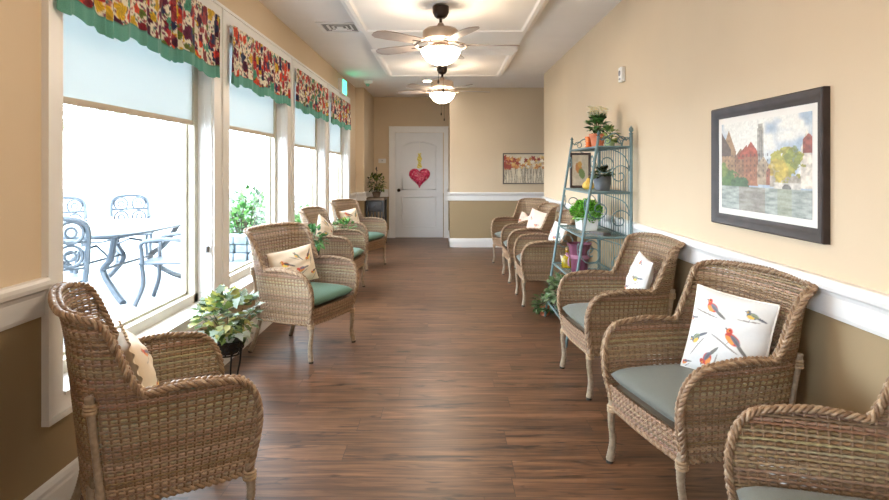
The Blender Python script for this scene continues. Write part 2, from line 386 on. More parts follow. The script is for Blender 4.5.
def smooth_path(pts, k=8, closed=False):
    P = [Vector(p) for p in pts]; n = len(P); out = []
    rng = range(n) if closed else range(n - 1)
    for i in rng:
        a = P[(i - 1) % n] if (closed or i > 0) else P[i]; b = P[i]; c = P[(i + 1) % n]; d = P[(i + 2) % n] if (closed or i + 2 < n) else P[c is P[-1] and n - 1 or n - 1]
        for j in range(k):
            t = j / k
            out.append(.5 * ((2 * b) + (c - a) * t + (2 * a - 5 * b + 4 * c - d) * t * t + (3 * b - 3 * c + d - a) * t ** 3))
    if not closed: out.append(P[-1])
    return out
for i, (a, b) in enumerate(wins): window(i + 1, a, b)
window(5, -1.9, .2, seen=False)  # unseen window added behind the camera to let in more daylight

# ------------------------------------------------------------------ door
dr = bpy.data.objects.new('door_1', None); C.objects.link(dr); structure(dr); dr.location = (0, YA, 0)
d0, d1 = -.955, -.03
MB().box(d0, d1, -.035, -.005, .01, 2.045).build('door_slab', M_door, dr, smooth=False)
cm = MB(); cm.box(d0 - .12, d0 - .015, -.045, 0, 0, 2.06).box(d1 + .015, .075, -.045, 0, 0, 2.06).box(d0 - .12, .075, -.045, 0, 2.06, 2.155)
cm.box(d0 - .123, d0 - .105, -.055, 0, 0, 2.16).box(d0 - .127, .085, -.057, 0, 2.15, 2.17); cm.box(d0 - .015, d0 - .003, -.03, 0, 0, 2.06).box(d0 - .015, d1 + .015, -.03, 0, 2.05, 2.06)
cm.build('door_casing', M_trim, dr, smooth=False)
pw = MB(); px0, px1 = d0 + .13, d1 - .13
def arch(x0, x1, z0, z1, rise):
    pts = [(x0, z0), (x1, z0)]
    for k in range(9): t = k / 8; x = x1 + (x0 - x1) * t; pts.append((x, z1 + rise * (1 - (2 * t - 1) ** 2)))
    return pts
for (z0, z1, rise) in ((.22, .80, 0), (.94, 1.78, .09)):
    pl = arch(px0, px1, z0, z1, rise)
    pw.tube([(x, -.036, z) for x, z in pl], .012, 6, closed=True)
    q = arch(px0 + .055, px1 - .055, z0 + .055, z1 - .055, rise)
    pw.prism(q, 'y', -.043, -.03)
pw.build('door_panel', M_door, dr)
M_groove = mat('door_groove_shadowless', (.6, .61, .63), .5)
kb = MB().lathe([(.03, 0), (.03, .006), (.012, .01), (.012, .04), (.03, .05), (.033, .065), (.02, .078), (1e-4, .08)], n=16)
k = kb.build('door_knob', M_bronze, dr); k.rotation_euler = (R(90), 0, 0); k.location = (d0 + .07, -.035, .93)
# ------------------------------------------------------------------ heart + wall items
M_heart = attrmat('heart_beads', .35, 200, .2)
M_yel = attrmat('ribbon_fabric', .6, 200, .1)
def heart():
    r = thing('heart_ornament', 'red and pink beaded heart hanging by a yellow ribbon on the white door', 'ornament', (-.485, YA - .045, 1.185))
    n = 60; rings = 14; g = np.random.default_rng(3); mb = MB()
    out = []
    for k in range(n):
        t = 2 * PI * k / n; out.append((16 * math.sin(t) ** 3 / 16 * .195, (13 * math.cos(t) - 5 * math.cos(2 * t) - 2 * math.cos(3 * t) - math.cos(4 * t)) / 16 * .192))
    P = np.zeros((rings + 1, n + 1, 3)); Cc = np.zeros((rings + 1, n + 1, 3)); pal = [srgb(205, 25, 75), srgb(225, 70, 115), srgb(160, 12, 55), srgb(240, 170, 180), srgb(180, 25, 70)]
    for i in range(rings + 1):
        s = i / rings
        for k in range(n + 1):
            x, z = out[k % n]; P[i, k] = (x * s, -.06 * math.sqrt(max(0, 1 - s ** 2.5)) - .002 * ((i + k) % 2), z * s + .01); Cc[i, k] = pal[g.choice(5, p=[.35, .25, .2, .12, .08])]
    Cc[:, n] = Cc[:, 0]
    mb.grid(P, Cc); mb.col = pal[0]
    mb.build('heart_face', M_heart, r)
    e = MB(); 
    for k in range(n):
        x, z = out[k]; e.ball((x, -.012, z + .01), .013, 5, col=pal[k % 3])
    e.build('bead_edge', M_heart, r)
    rb = MB(); rb.col = srgb(225, 205, 40)
    P = np.zeros((24, 5, 3)); Cc = np.zeros((24, 5, 3))
    for i in range(24):
        for j in range(5):
            z = .17 + .29 * i / 23; ww = .045 + .015 * math.sin(i * .55); P[i, j] = ((j / 4 - .5) * ww * 1.6, -.012 - .012 * math.sin(i * .9 + j), z)
            Cc[i, j] = srgb(225, 205, 40) if (i + j) % 4 else srgb(245, 245, 220)
    rb.c = []; rb.grid(P, Cc); rb.build('ribbon', M_yel, r, fix=False, ang=180)
    MB().tube([(0, -.006, .45), (0, -.004, .70)], .004, 5).build('hanging_cord', M_cord, r)
heart()
def plate(name, label, cat, loc, rot, w_, h_, d_, extras=None, m=None):
    r = thing(name, label, cat, loc, rot)
    MB().rbox(-w_ / 2, w_ / 2, -d_, 0, -h_ / 2, h_ / 2, min(.006, d_ * .4)).build('housing', m or M_trim, r)
    if extras: extras(r)
    return r
def sw(r):
    MB().box(-.012, .012, -.016, -.01, -.004, .006).build('display', M_black, r, smooth=False)
plate('thermostat', 'small white thermostat on the tan wall left of the door', 'thermostat', (-1.215, YA, 1.50), 0, .15, .085, .012, sw)
M_grey = mat('grey_plastic', (.25, .25, .27), .5)
def alarm(r):
    MB().lathe([(.022, 0), (.022, .006), (.018, .008), (1e-4, .008)], (0, 0, 0), 16).build('speaker_grille', M_grey, r).rotation_euler = (R(90), 0, 0)
    r.children[-1].location = (0, -.035, .01)
    MB().box(-.02, .02, -.038, -.034, -.045, -.03).build('strobe_lens', M_grey, r, smooth=False)
plate('wall_alarm', 'small white alarm unit high on the right wall above the shelf', 'alarm', (XR, 4.88, 2.12), R(-90), .085, .12, .035, alarm)

# exit sign flat on left wall near the ceiling
M_green = mat('exit_green', (.1, .8, .5), .4, emit=(.04, .9, .5), estr=5)
M_housing = mat('white_housing', (.7, .7, .68), .5)
ex = thing('exit_sign', 'lit green EXIT sign on the left wall under the ceiling by the last window', 'exit sign', (XL, 8.78, 2.54))
MB().rbox(0, .07, -.17, .17, -.11, .11, .006).build('housing', M_housing, ex)
MB().box(.070, .073, -.155, .155, -.095, .095).build('lit_face', M_green, ex, smooth=False)
def text_obj(name, s, size, m, parent, loc, rot, ext=.002):
    cu = bpy.data.curves.new(name, 'FONT'); cu.body = s; cu.size = size; cu.extrude = ext; cu.align_x = 'CENTER'; cu.align_y = 'CENTER'
    o = bpy.data.objects.new(name, cu); C.objects.link(o)
    dg = bpy.context.evaluated_depsgraph_get(); me = bpy.data.meshes.new_from_object(o.evaluated_get(dg))
    bpy.data.objects.remove(o); o = bpy.data.objects.new(name, me); me.materials.clear(); me.materials.append(m); C.objects.link(o)
    o.parent = parent; o.location = loc; o.rotation_euler = rot; return o
text_obj('lettering', 'EXIT', .14, M_housing, ex, (.0745, 0, 0), (R(90), 0, R(90)))
em = thing('emergency_light', 'small white emergency light hanging from the ceiling near the exit sign', 'emergency light', (-1.20, 9.45, ZC))
MB().rbox(-.06, .06, -.03, .03, -.055, 0, .008).build('housing', M_housing, em)
MB().lathe([(.02, 0), (.035, .035), (.038, .04), (1e-4, .04)], n=14).build('lamp_head', mat('green_lit_lens', (.2, .45, .35), .3), em).location = (-.01, 0, -.095)  # green glow of the exit sign is put into the lens colour
# vent
vt = thing('air_vent', 'square white air vent in the ceiling left of the dropped panel', 'vent', (-1.02, 5.87, ZC))
vb = MB(); S = .20
for a in (0, 1):
    vb.box(-S, S, (-S if a == 0 else S - .04), (-S + .04 if a == 0 else S), -.012, 0); vb.box((-S if a == 0 else S - .04), (-S + .04 if a == 0 else S), -S + .04, S - .04, -.012, 0)
vb.build('vent_frame', M_trim, vt, smooth=False)
vb = MB()
for q in (.10, .055): 
    for s_ in (-1, 1):
        vb.prism([(s_ * q, -.002), (s_ * (q + .02), -.010), (s_ * (q + .022), -.008), (s_ * (q + .002), 0)], 'y', -q, q)
        vb.prism([(s_ * q, -.002), (s_ * (q + .02), -.010), (s_ * (q + .022), -.008), (s_ * (q + .002), 0)], 'x', -q, q)
vb.box(-.03, .03, -.03, .03, -.01, -.004)
vb.build('vent_louvres', M_trim, vt, smooth=False)
MB().box(-S + .03, S - .03, -S + .03, S - .03, -.002, .0).build('duct_opening', mat('vent_dark', (.25, .24, .23), .8), vt, smooth=False)
# small recessed light
M_lamp2 = mat('downlight_lens', (.9, .9, .9), .4, emit=(1, .93, .85), estr=1000)
dl = thing('recessed_light', 'tiny round recessed light in the ceiling beyond the second fan', 'ceiling light', (-.27, 9.5, ZC))
MB().lathe([(.075, 0), (.075, -.006), (.06, -.008), (.055, -.002)], n=24).build('trim_ring', M_trim, dl)
MB().lathe([(.055, -.004), (1e-4, -.004)], n=24).build('lens', M_lamp2, dl)

# ------------------------------------------------------------------ ceiling fans
M_bowl = mat('frosted_bowl', (.9, .8, .68), .4, emit=(1.0, .82, .62), estr=42)
M_fanm = mat('brushed_taupe_metal', (.42, .33, .26), .35, .4)
M_blade = mat('fan_blade_taupe', (.40, .33, .29), .5)
def fan():
    r = thing('ceiling_fan', 'x', 'ceiling fan', (0, 0, 2.642), 0, 'ceiling fans on the dropped panels')
    MB().lathe([(.03, -.095), (.05, -.08), (.064, -.05), (.066, -.008), (.066, 0)], n=28).build('canopy', M_bronze, r)
    MB().tube([(0, 0, -.08), (0, 0, -.17)], .012, 12).build('downrod', M_bronze, r)
    MB().lathe([(.02, -.13), (.03, -.15), (.05, -.17), (.125, -.178), (.142, -.195), (.145, -.235), (.135, -.262), (.10, -.28), (.06, -.285)], n=36).build('motor_housing', M_fanm, r)
    MB().lathe([(.06, -.28), (.07, -.30), (.085, -.335), (.09, -.345)], n=30).build('light_fitter', M_bronze, r)
    MB().tube([(.205 * math.cos(a), .205 * math.sin(a), -.315) for a in [2 * PI * k / 48 for k in range(48)]], .006, 8, closed=True).build('glass_rim', M_fanm, r)
    MB().lathe([(.10, -.335), (.150, -.338), (.158, -.352), (.150, -.375), (.125, -.41), (.085, -.445), (.04, -.462), (1e-4, -.466)], n=40).build('light_bowl', M_bowl, r)
    MB().lathe([(1e-4, -.463), (.012, -.466), (.008, -.48), (1e-4, -.485)], n=12).build('finial', M_bronze, r)
    for s_, l in ((.02, .20), (-.018, .13)):
        c = MB(); c.tube([(s_, -.04, -.46), (s_, -.04, -.46 - l)], .0016, 5); c.build('pull_chain', M_bronze, r)
        MB().lathe([(1e-4, .02), (.004, .015), (.009, -.005), (.006, -.016), (1e-4, -.02)], (s_, -.04, -.47 - l), 10).build('chain_pull', M_bronze, r)
    for q in range(5):
        a0 = R(4) + q * 2 * PI / 5; mb = MB(); ol = [(.20, -.05), (.26, -.058), (.48, -.072), (.58, -.068), (.625, -.04), (.635, 0), (.625, .04), (.58, .068), (.48, .072), (.26, .058), (.20, .05)]
        mb.prism([(x, y) for x, y in ol], 'z', -.004, .004)
        b = mb.build('fan_blade', M_blade, r, smooth=False); b.rotation_euler = (R(10), 0, a0); b.location = (0, 0, -.30)
        ir = MB().tube([(.10, 0, .02), (.15, 0, .0), (.20, 0, -.002), (.28, 0, -.002)], [.012, .01, .014, .01], 8, flat=.5).build('blade_iron', M_bronze, b)
    return r
f0 = fan(); f0.location = (-.03, 4.77, 2.642); f0['label'] = 'bronze ceiling fan with glowing glass bowl on the nearer dropped panel, larger of the two'
dup(f0, (-.03, 7.60, 2.642), R(10), 'bronze ceiling fan with glowing glass bowl on the farther dropped panel, smaller of the two')
dup(f0, (-.03, 1.97, 2.642), R(20), 'bronze ceiling fan with glass bowl added unseen above the near chairs as fill light')  # added fan, never in view; its lamp fills the foreground
dup(f0, (-.03, -.83, 2.642), R(33), 'bronze ceiling fan with glass bowl added unseen behind the camera as fill light')  # another added, unseen fan whose lamp brightens the near room

# ------------------------------------------------------------------ paintings
def frame_mesh(w_, h_, fw, d_):
    # picture in local xz plane, front towards -y
    prof = [(0, 0), (0, d_ * .8), (fw * .12, d_), (fw * .45, d_ * .85), (fw * .7, d_ * .55), (fw, d_ * .45), (fw, 0)]
    vs = []; fs = []; n = len(prof)
    for (o, t) in prof:
        a, b = w_ / 2 - o, h_ / 2 - o; vs += [(-a, -t, -b), (a, -t, -b), (a, -t, b), (-a, -t, b)]
    for k_ in range(n - 1):
        for j in range(4): fs.append((k_ * 4 + j, k_ * 4 + (j + 1) % 4, k_ * 4 + 4 + (j + 1) % 4, k_ * 4 + 4 + j))
    m = MB(); m._add(vs, fs); return m
def canvas(w_, h_, y, paint, nu, nv):
    u = np.linspace(0, 1, nu)[:, None] + np.zeros((1, nv)); v = np.linspace(0, 1, nv)[None, :] + np.zeros((nu, 1))
    P = np.stack([(u - .5) * w_, np.full_like(u, y), (v - .5) * h_], -1); return MB().grid(P, np.clip(paint(u, v), 0, 1))
def vnoise(u, v, s, seed):
    g = np.random.default_rng(seed); T = g.random((64, 64)); x = u * s; y = v * s
    xi = np.floor(x).astype(int); yi = np.floor(y).astype(int); fx = smooth01(x - xi); fy = smooth01(y - yi)
    a = T[xi % 64, yi % 64]; b = T[(xi + 1) % 64, yi % 64]; c = T[xi % 64, (yi + 1) % 64]; d = T[(xi + 1) % 64, (yi + 1) % 64]
    return (a * (1 - fx) + b * fx) * (1 - fy) + (c * (1 - fx) + d * fx) * fy
def fbm(u, v, s, seed): return (vnoise(u, v, s, seed) + .5 * vnoise(u, v, s * 2, seed + 1) + .25 * vnoise(u, v, s * 4, seed + 2)) / 1.75
def paint_canal(u, v):
    # u 0 = far (left in view), v up
    S_ = lambda *c: np.array(srgb(*c))
    n = fbm(u, v, 5, 1)[..., None]; n2 = fbm(u, v, 28, 5)[..., None]
    col = S_(150, 175, 200) * (1 - n) + S_(235, 235, 228) * n; col = S_(165, 185, 205) + (S_(240, 238, 230) - S_(165, 185, 205)) * smooth01((n - .35) * 4)
    def put(m, c, a=1.0):
        nonlocal col; m = np.asarray(m, float)[..., None] * a; c = np.array(srgb(*c)) * (.45 + 1.1 * n2); col = col * (1 - m) + c * m
    def rect(x0, x1, y0, y1): return (u > x0) & (u < x1) & (v > y0) & (v < y1)
    def gable(x0, x1, y0, y1, yp): c = (x0 + x1) / 2; return (u > x0) & (u < x1) & (v > y0) & (v < yp - (yp - y1) * np.abs(u - c) / ((x1 - x0) / 2))
    put(rect(.46, .53, .40, .90), (165, 160, 150)); put(rect(.47, .52, .88, .95), (175, 170, 158)); put(rect(.485, .495, .55, .88) | rect(.505, .515, .55, .88), (120, 115, 115))
    put(gable(0, .20, .30, .66, .92), (165, 130, 95)); put((u < .13) & (v > .62) & (v < .9 - u * 1.6), (95, 75, 65))
    put(gable(.18, .34, .30, .60, .70), (150, 110, 80)); put((v > .58) & (v < .74) & (u > .22) & (u < .34) & (v < .60 + (u - .2)), (165, 75, 55))
    put(gable(.30, .47, .28, .62, .74), (160, 105, 75)); put((v > .60) & (v < .76) & (u > .31) & (u < .46) & (np.abs(u - .385) < (.77 - v) * .7), (175, 80, 58))
    put(gable(.46, .60, .30, .50, .60), (170, 150, 125)); put(gable(.56, .64, .30, .44, .52), (150, 90, 70))
    put(rect(.60, .93, .28, .40), (175, 165, 150)); put(gable(.90, 1.01, .28, .66, .84), (225, 215, 200)); put((u > .92) & (v > .62) & (v < .80 - np.abs(u - .97)), (150, 70, 55))
    for k_ in range(60):
        x = .04 + (k_ % 12) * .048; y = .38 + (k_ // 12) * .055; put(rect(x, x + .014, y, y + .028) & (u < .6), (80, 65, 60), .7)
    def blobm(cx, cy, rx, ry, sc, sd): return ((u - cx) / rx) ** 2 + ((v - cy) / ry) ** 2 + (fbm(u, v, sc, sd) - .5) * 2.6 < 1
    put(blobm(.76, .52, .15, .18, 18, 9), (170, 165, 70)); put(blobm(.70, .46, .09, .11, 22, 12), (195, 170, 70), .8); put(blobm(.83, .58, .07, .10, 22, 2), (120, 135, 60), .8)
    put(blobm(.10, .34, .18, .12, 16, 14), (85, 120, 60)); put(blobm(.24, .30, .12, .07, 20, 15), (70, 105, 65)); put(blobm(.03, .45, .06, .10, 20, 17), (110, 130, 60))
    put(rect(.64, .90, .27, .33), (205, 200, 190)); put(blobm(.77, .27, .05, .05, 1, 3) & (v > .27), (110, 110, 105))
    wtr = v < .27; refl = fbm(u * .8, v * 3, 14, 31)[..., None]
    wc = S_(95, 110, 105) * (1 - refl) + S_(205, 212, 205) * refl
    wc = np.where(((u > .24) & (u < .55))[..., None], wc * .6 + S_(140, 105, 80) * .4, wc); wc = np.where(((u > .68) & (u < .82))[..., None], wc * .7 + S_(150, 150, 80) * .3, wc)
    col = np.where(wtr[..., None], wc, col)
    return (col * .82 + .05) * (.86 + .28 * fbm(u, v, 45, 77)[..., None])
M_canvas = attrmat('painted_canvas', .55, 90, .06, bump=.1)
M_fr = mat('dark_walnut_frame', (.030, .018, .016), .5, noise=.35, nscale=14)
M_mat = mat('cream_mat_board', (.80, .77, .72), .8, noise=.02)
pt = thing('painting', 'large framed painting of a canal town in a dark wood frame on the right wall', 'painting', (XR, 2.745, 1.37), R(-90))
frame_mesh(.95, .60, .055, .032).build('picture_frame', M_fr, pt, ang=50)
MB().box(-.42, .42, -.012, -.004, -.245, .245).build('mat_board', M_mat, pt, smooth=False)
canvas(.77, .43, -.0135, paint_canal, 230, 130).build('canvas', M_canvas, pt, fix=False)
# painting local +x = world -y for R(-90): left in view is +y (far)
for ch in pt.children:
    if ch.name.startswith('canvas'): pass
def paint_flowers(u, v):
    S_ = lambda *c: np.array(srgb(*c)); n = fbm(u, v, 7, 4)[..., None]; col = S_(205, 190, 165) * (1 - n) + S_(232, 222, 200) * n
    g = np.random.default_rng(5)
    for k_ in range(70):
        x = g.random(); top = .5 + .25 * g.random(); m = (np.abs(u - x - .01 * np.sin(v * 9 + k_)) < .004) & (v < top); col[m] = S_(150, 140, 125)
    pal = [S_(160, 75, 62), S_(200, 135, 85), S_(222, 185, 115), S_(240, 232, 215), S_(200, 175, 150), S_(235, 212, 165)]
    for k_ in range(110):
        x, y, r_ = g.random(), .52 + .36 * g.random(), .02 + .035 * g.random(); th = np.arctan2((v - y), (u - x) * 1.8)
        c = pal[int(min(5, max(0, (x * 6 if x < .5 else g.random() * 6) + g.normal() * .8)))]
        m = np.hypot((u - x) * 1.8, v - y) < r_ * 1.5 * (1 + .3 * np.sin(th * 5 + k_)); col[m] = c * (.85 + .3 * g.random())
    return col
pf = thing('painting', 'wide painting of red and yellow flowers on tall stems, on the far wall', 'painting', (1.475, YF, 1.35), 0)
frame_mesh(.95, .53, .02, .03).build('picture_frame', mat('grey_slim_frame', (.16, .14, .12), .5), pf, ang=50)
canvas(.92, .50, -.014, paint_flowers, 150, 80).build('canvas', M_canvas, pf, fix=False)

# ------------------------------------------------------------------ wicker chair
M_wick = attrmat('woven_wicker', .40, 60, .22, spec=.5)
M_seat = mat('seat_deck', (.20, .15, .10), .8)
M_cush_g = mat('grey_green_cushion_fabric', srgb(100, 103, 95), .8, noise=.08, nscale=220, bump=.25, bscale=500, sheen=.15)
M_cush_lit = mat('window_lit_cushion_fabric', srgb(88, 126, 110), .8, noise=.08, nscale=220, bump=.25, bscale=500, sheen=.15)  # same cushion fabric, greener window light put into its colour
M_foot = mat('rubber_foot', (.05, .045, .04), .8)
WK = [srgb(162, 135, 107), srgb(151, 123, 95), srgb(140, 112, 86), srgb(171, 146, 119), srgb(132, 104, 79), srgb(156, 131, 105)]
S_END = .84
def interp(xs, ys, t): return float(np.interp(t, xs, ys))
def plan(s, z):
    a = abs(s); sg = 1 if s >= 0 else -1
    wb = interp([.26, .45, .64, .80, .92], [.235, .25, .262, .275, .305], z)
    wa = interp([.26, .36, .50, .60, .66, .80, .88, .93], [.272, .288, .305, .325, .342, .350, .368, .40], z)
    yb = interp([.26, .45, .65, .82, .88, .93], [-.234, -.252, -.272, -.292, -.304, -.324], z)
    yf = interp([.26, .40, .66], [.268, .295, .325], z)
    S = [0, .12, .22, .30, .38, .50, .66, S_END]
    Xc = [0, wb * .46, wb * .86, wb + (wa - wb) * .25 + .006, wb + (wa - wb) * .62 + .006, wb + (wa - wb) * .88, wa, wa - .004]
    yy = [yb, yb + .004, yb + .022, yb + .066, yb + .135, yb + .135 + (yf - yb - .135) * .26, yb + .135 + (yf - yb - .135) * .61, yf]
    # cubic through controls
    i = max(k for k in range(len(S)) if S[k] <= a + 1e-9); i = min(i, len(S) - 2)
    t = (a - S[i]) / (S[i + 1] - S[i])
    def tang(A, k):
        if k == 0: return 0 if A is yy else (A[1] - A[0]) / (S[1] - S[0])
        if k == len(S) - 1: return (A[-1] - A[-2]) / (S[-1] - S[-2])
        return (A[k + 1] - A[k - 1]) / (S[k + 1] - S[k - 1])
    h = S[i + 1] - S[i]
    def her(A):
        return (2 * t ** 3 - 3 * t ** 2 + 1) * A[i] + (t ** 3 - 2 * t ** 2 + t) * h * tang(A, i) + (-2 * t ** 3 + 3 * t ** 2) * A[i + 1] + (t ** 3 - t ** 2) * h * tang(A, i + 1)
    return sg * her(Xc), her(yy)
def rim(s):
    a = abs(s)
    if a <= .22: return .915 - .008 * (a / .22) ** 2
    if a <= .33: t = (a - .22) / .11; return .907 - .02 * t * t
    if a <= .44: t = (a - .33) / .11; return .887 - .252 * (t * t * (3 - 2 * t)) - .003 * t
    if a <= .69: return .632 + .012 * math.sin(PI * (a - .44) / .25)
    t = min(1, (a - .69) / (S_END - .69)); return .42 + .212 * math.sqrt(max(0, 1 - t ** 2.2))
ZB = .262
def rimpath():
    pts = [(S_END, z) for z in np.linspace(ZB, .43, 8)]
    ss = np.concatenate([S_END - (S_END - .66) * (np.linspace(0, 1, 18)[1:] ** 1.6), np.linspace(.66, -.66, 90)[1:], -(.66 + (S_END - .66) * (1 - (1 - np.linspace(0, 1, 18)[1:]) ** 1.6))])
    pts += [(s, rim(s)) for s in ss]
    pts += [(-S_END, z) for z in np.linspace(.43, ZB, 8)[1:]]
    return pts
def resample(P, step):
    P = [Vector(p) for p in P]; d = [0]
    for a, b in zip(P, P[1:]): d.append(d[-1] + (b - a).length)
    n = max(2, int(d[-1] / step)); A = np.array([p[:] for p in P]); t = np.linspace(0, d[-1], n + 1)
    return np.stack([np.interp(t, d, A[:, k]) for k in range(3)], -1)
def braid(mb, P, r=.0085, R0=.011, pitch=.075, n=3, step=.008, flat=False, cols=WK):
    A = resample(P, step); m = len(A); T = np.gradient(A, axis=0); T /= np.linalg.norm(T, axis=1)[:, None] + 1e-9
    nv = np.array([0, 0, 1.]) if abs(T[0][2]) < .9 else np.array([1., 0, 0]); Nn = []; 
    for i in range(m):
        nv = nv - T[i] * nv.dot(T[i]); nv /= np.linalg.norm(nv) + 1e-9; Nn.append(nv.copy())
    Nn = np.array(Nn); B = np.cross(T, Nn); L_ = np.arange(m) * step
    for q in range(n):
        a = 2 * PI * L_ / pitch + q * 2 * PI / n
        Q = A + (Nn * (np.cos(a) * R0)[:, None] + B * (np.sin(2 * a) * R0 * .5)[:, None] if flat else Nn * (np.cos(a) * R0)[:, None] + B * (np.sin(a) * R0)[:, None])
        mb.tube([tuple(p) for p in Q], r, 5, col=cols[q % len(cols)])
def make_chair(cush, name_label=''):
    g = random.Random(4); r = thing('wicker_armchair', 'x', 'armchair', (0, 0, 0), 0, 'wicker armchairs along the sunroom walls')
    DS = .030; SP = .0112
    # --- shell weave
    mb = MB(); z = ZB + .018; k = 0
    fine = np.linspace(0, S_END, 400); rf = np.array([rim(s) for s in fine])
    while z < .91:
        ok = fine[rf > z + .004]
        if len(ok):
            sm = ok.max(); m = int(sm / (DS / 2)); pts = []
            for j in range(-m, m + 1):
                s = j * DS / 2; x, y = plan(s, z); x2, y2 = plan(s + .004 * (1 if s < S_END - .01 else -1), z)
                tx, ty = (x2 - x), (y2 - y)
                if s >= S_END - .01: tx, ty = -tx, -ty
                l = math.hypot(tx, ty) + 1e-9; nx, ny = ty / l, -tx / l
                o = .0036 * (1 if (j + k) % 2 else -1)
                pts.append((x + nx * o, y + ny * o, z + g.uniform(-.0007, .0007)))
            if len(pts) > 2: mb.tube(pts, .0056, 4, col=tuple(c * g.uniform(.9, 1.1) for c in WK[g.randrange(6)]), cap=False)
        z += SP; k += 1
    # stakes
    m = int(S_END / DS)
    for j in range(-m, m + 1):
        s = j * DS; top = rim(s); zs = np.linspace(ZB, top, 9); mb.tube([(*plan(s, zz), zz) for zz in zs], .0050, 5, col=WK[2], cap=False)
    mb.build('woven_shell', M_wick, r, ang=180)
    # --- rim braid
    mb = MB(); P = [(*plan(s, zz), zz) for s, zz in rimpath()]
    braid(mb, P, .0062, .0150, .095, 5, .0075, True); braid(mb, P, .0092, 0.0, .068, 1, .02); mb.build('braided_rim', M_wick, r, ang=180)
    # --- front apron
    mb = MB(); k = 0; z = ZB + .012; w_ = .268
    while z < .372:
        pts = [];
        for j in range(-18, 19):
            x = j * w_ / 18; pts.append((x, .272 + .012 * (1 - (x / w_) ** 2) + (.0036 * (1 if (j + k) % 2 else -1)) + (z - .26) * .12, z))
        mb.tube(pts, .0056, 4, col=tuple(c * g.uniform(.9, 1.1) for c in WK[g.randrange(6)]), cap=False); z += SP; k += 1
    for j in range(-8, 9):
        x = j * w_ / 8; mb.tube([(x, .272 + .012 * (1 - (x / w_) ** 2), ZB), (x, .286 + .012 * (1 - (x / w_) ** 2), .375)], .005, 5, col=WK[2], cap=False)
    mb.build('front_apron', M_wick, r, ang=180)
    # --- lower rope all around
    mb = MB(); P = [(*plan(s, ZB), ZB) for s in np.linspace(-S_END, S_END, 80)] + [(x, .272 + .012 * (1 - (x / w_) ** 2), ZB) for x in np.linspace(w_, -w_, 16)]
    braid(mb, P, .0065, .007, .045, 2); mb.build('bottom_rope', M_wick, r, ang=180)
    MB().rbox(-.262, .262, -.225, .265, .335, .362, .008).build('seat_deck', M_seat, r)
    # --- legs, wrapped with cane
    def wrapped(pts, rad):
        A = resample(smooth_path(pts, 6), .006); mb = MB(); rr = [rad * (1 + .10 * (i % 2)) * (1.0 + .12 * math.cos(i / len(A) * 2 * PI)) for i in range(len(A))]
        mb.col = srgb(156, 139, 119); mb.tube([tuple(p) for p in A], rr, 8); mb.col = None; return mb
    for s_ in (-1, 1):
        lg = wrapped([(s_ * .268, .268, .30), (s_ * .270, .278, .20), (s_ * .272, .268, .10), (s_ * .278, .28, .012)], .0165); o = lg.build('leg', M_wick, r, ang=180)
        MB().lathe([(.016, 0), (.016, .014), (.010, .02)], (s_ * .278, .281, 0), 10).build('foot_cap', M_foot, o)
    for s_ in (-1, 1):
        lg = wrapped([(s_ * .205, -.215, .32), (s_ * .212, -.222, .22), (s_ * .225, -.25, .10), (s_ * .238, -.285, .012)], .0155); o = lg.build('leg', M_wick, r, ang=180)
        MB().lathe([(.016, 0), (.016, .014), (.010, .02)], (s_ * .238, -.286, 0), 10).build('foot_cap', M_foot, o)
    for s_ in (-1, 1):   # back posts wrapped, outside the weave
        pts = []
        for zz in (.27, .36, .46, .56, .64):
            x, y = plan(.28, zz); pts.append((s_ * (abs(x) + .008), y - .010, zz))
        o = wrapped(pts, .0125).build('back_post', M_wick, r, ang=180)
        x, y = plan(.28, .60); c = (s_ * (abs(x) + .008), y - .010, .60)
        mb = MB(); mb.col = srgb(175, 150, 120)
        for dz in (-.012, 0, .012): mb.tube([(c[0] + .017 * math.cos(a), c[1] + .017 * math.sin(a), c[2] + dz) for a in [2 * PI * q / 12 for q in range(12)]], .006, 5, closed=True)
        mb.build('cane_binding', M_wick, o, ang=180)
        mb = MB(); mb.col = srgb(175, 150, 120)
        for dz in (-.012, 0, .012): mb.tube([(s_ * .269 + .02 * math.cos(a), .272 + .02 * math.sin(a), ZB - .01 + dz) for a in [2 * PI * q / 12 for q in range(12)]], .006, 5, closed=True)
        mb.build('cane_binding', M_wick, o, ang=180)
    # --- cushion with a soft crown
    nu, nv = 30, 30; P = []; W2, D0, D1 = .262, -.215, .288
    def cpt(u, v, side):
        ex = 1 - abs(u) ** 7; ey = 1 - abs(v) ** 7; e = math.sqrt(max(0, ex * ey)); x = W2 * u * (1 - .07 * (1 - v) / 2); y = (D0 + D1) / 2 + (D1 - D0) / 2 * v
        rr = 1 - .03 * (abs(u * v)) ** 6
        return (x * rr, y * 1.0, .415 + side * (.045 * e + (.012 if side > 0 else 0) * (1 - u * u) * (1 - v * v)))
    mb = MB(); uu = [math.sin(PI / 2 * t) for t in np.linspace(-1, 1, nu)]
    for side in (1, -1):
        mb.grid(np.array([[cpt(a, b, side) for b in uu] for a in uu]))
    cu = mb.build('seat_cushion', cush, r, ang=180, fix=True)
    ed = [(cpt(a, b, 1)[0], cpt(a, b, 1)[1], .448) for a, b in [(t, 1) for t in np.linspace(-.97, .97, 12)] + [(1, t) for t in np.linspace(.97, -.97, 12)] + [(t, -1) for t in np.linspace(.97, -.97, 12)] + [(-1, t) for t in np.linspace(-.97, .97, 12)]]
    return r
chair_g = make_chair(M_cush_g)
def chair_at(src, fx, fy, ang_deg, side, label, first=False):
    # fx,fy: midpoint of front feet; ang: 0 = facing straight across, + towards the camera
    a = R(ang_deg); d = (math.cos(a) * (1 if side == 'L' else -1), -math.sin(a))
    loc = (fx - .28 * d[0], fy - .28 * d[1], 0); rz = facing(*d)
    if first: src.location = loc; src.rotation_euler = (0, 0, rz); src['label'] = label; return src
    return dup(src, loc, rz, label)
CH = {}
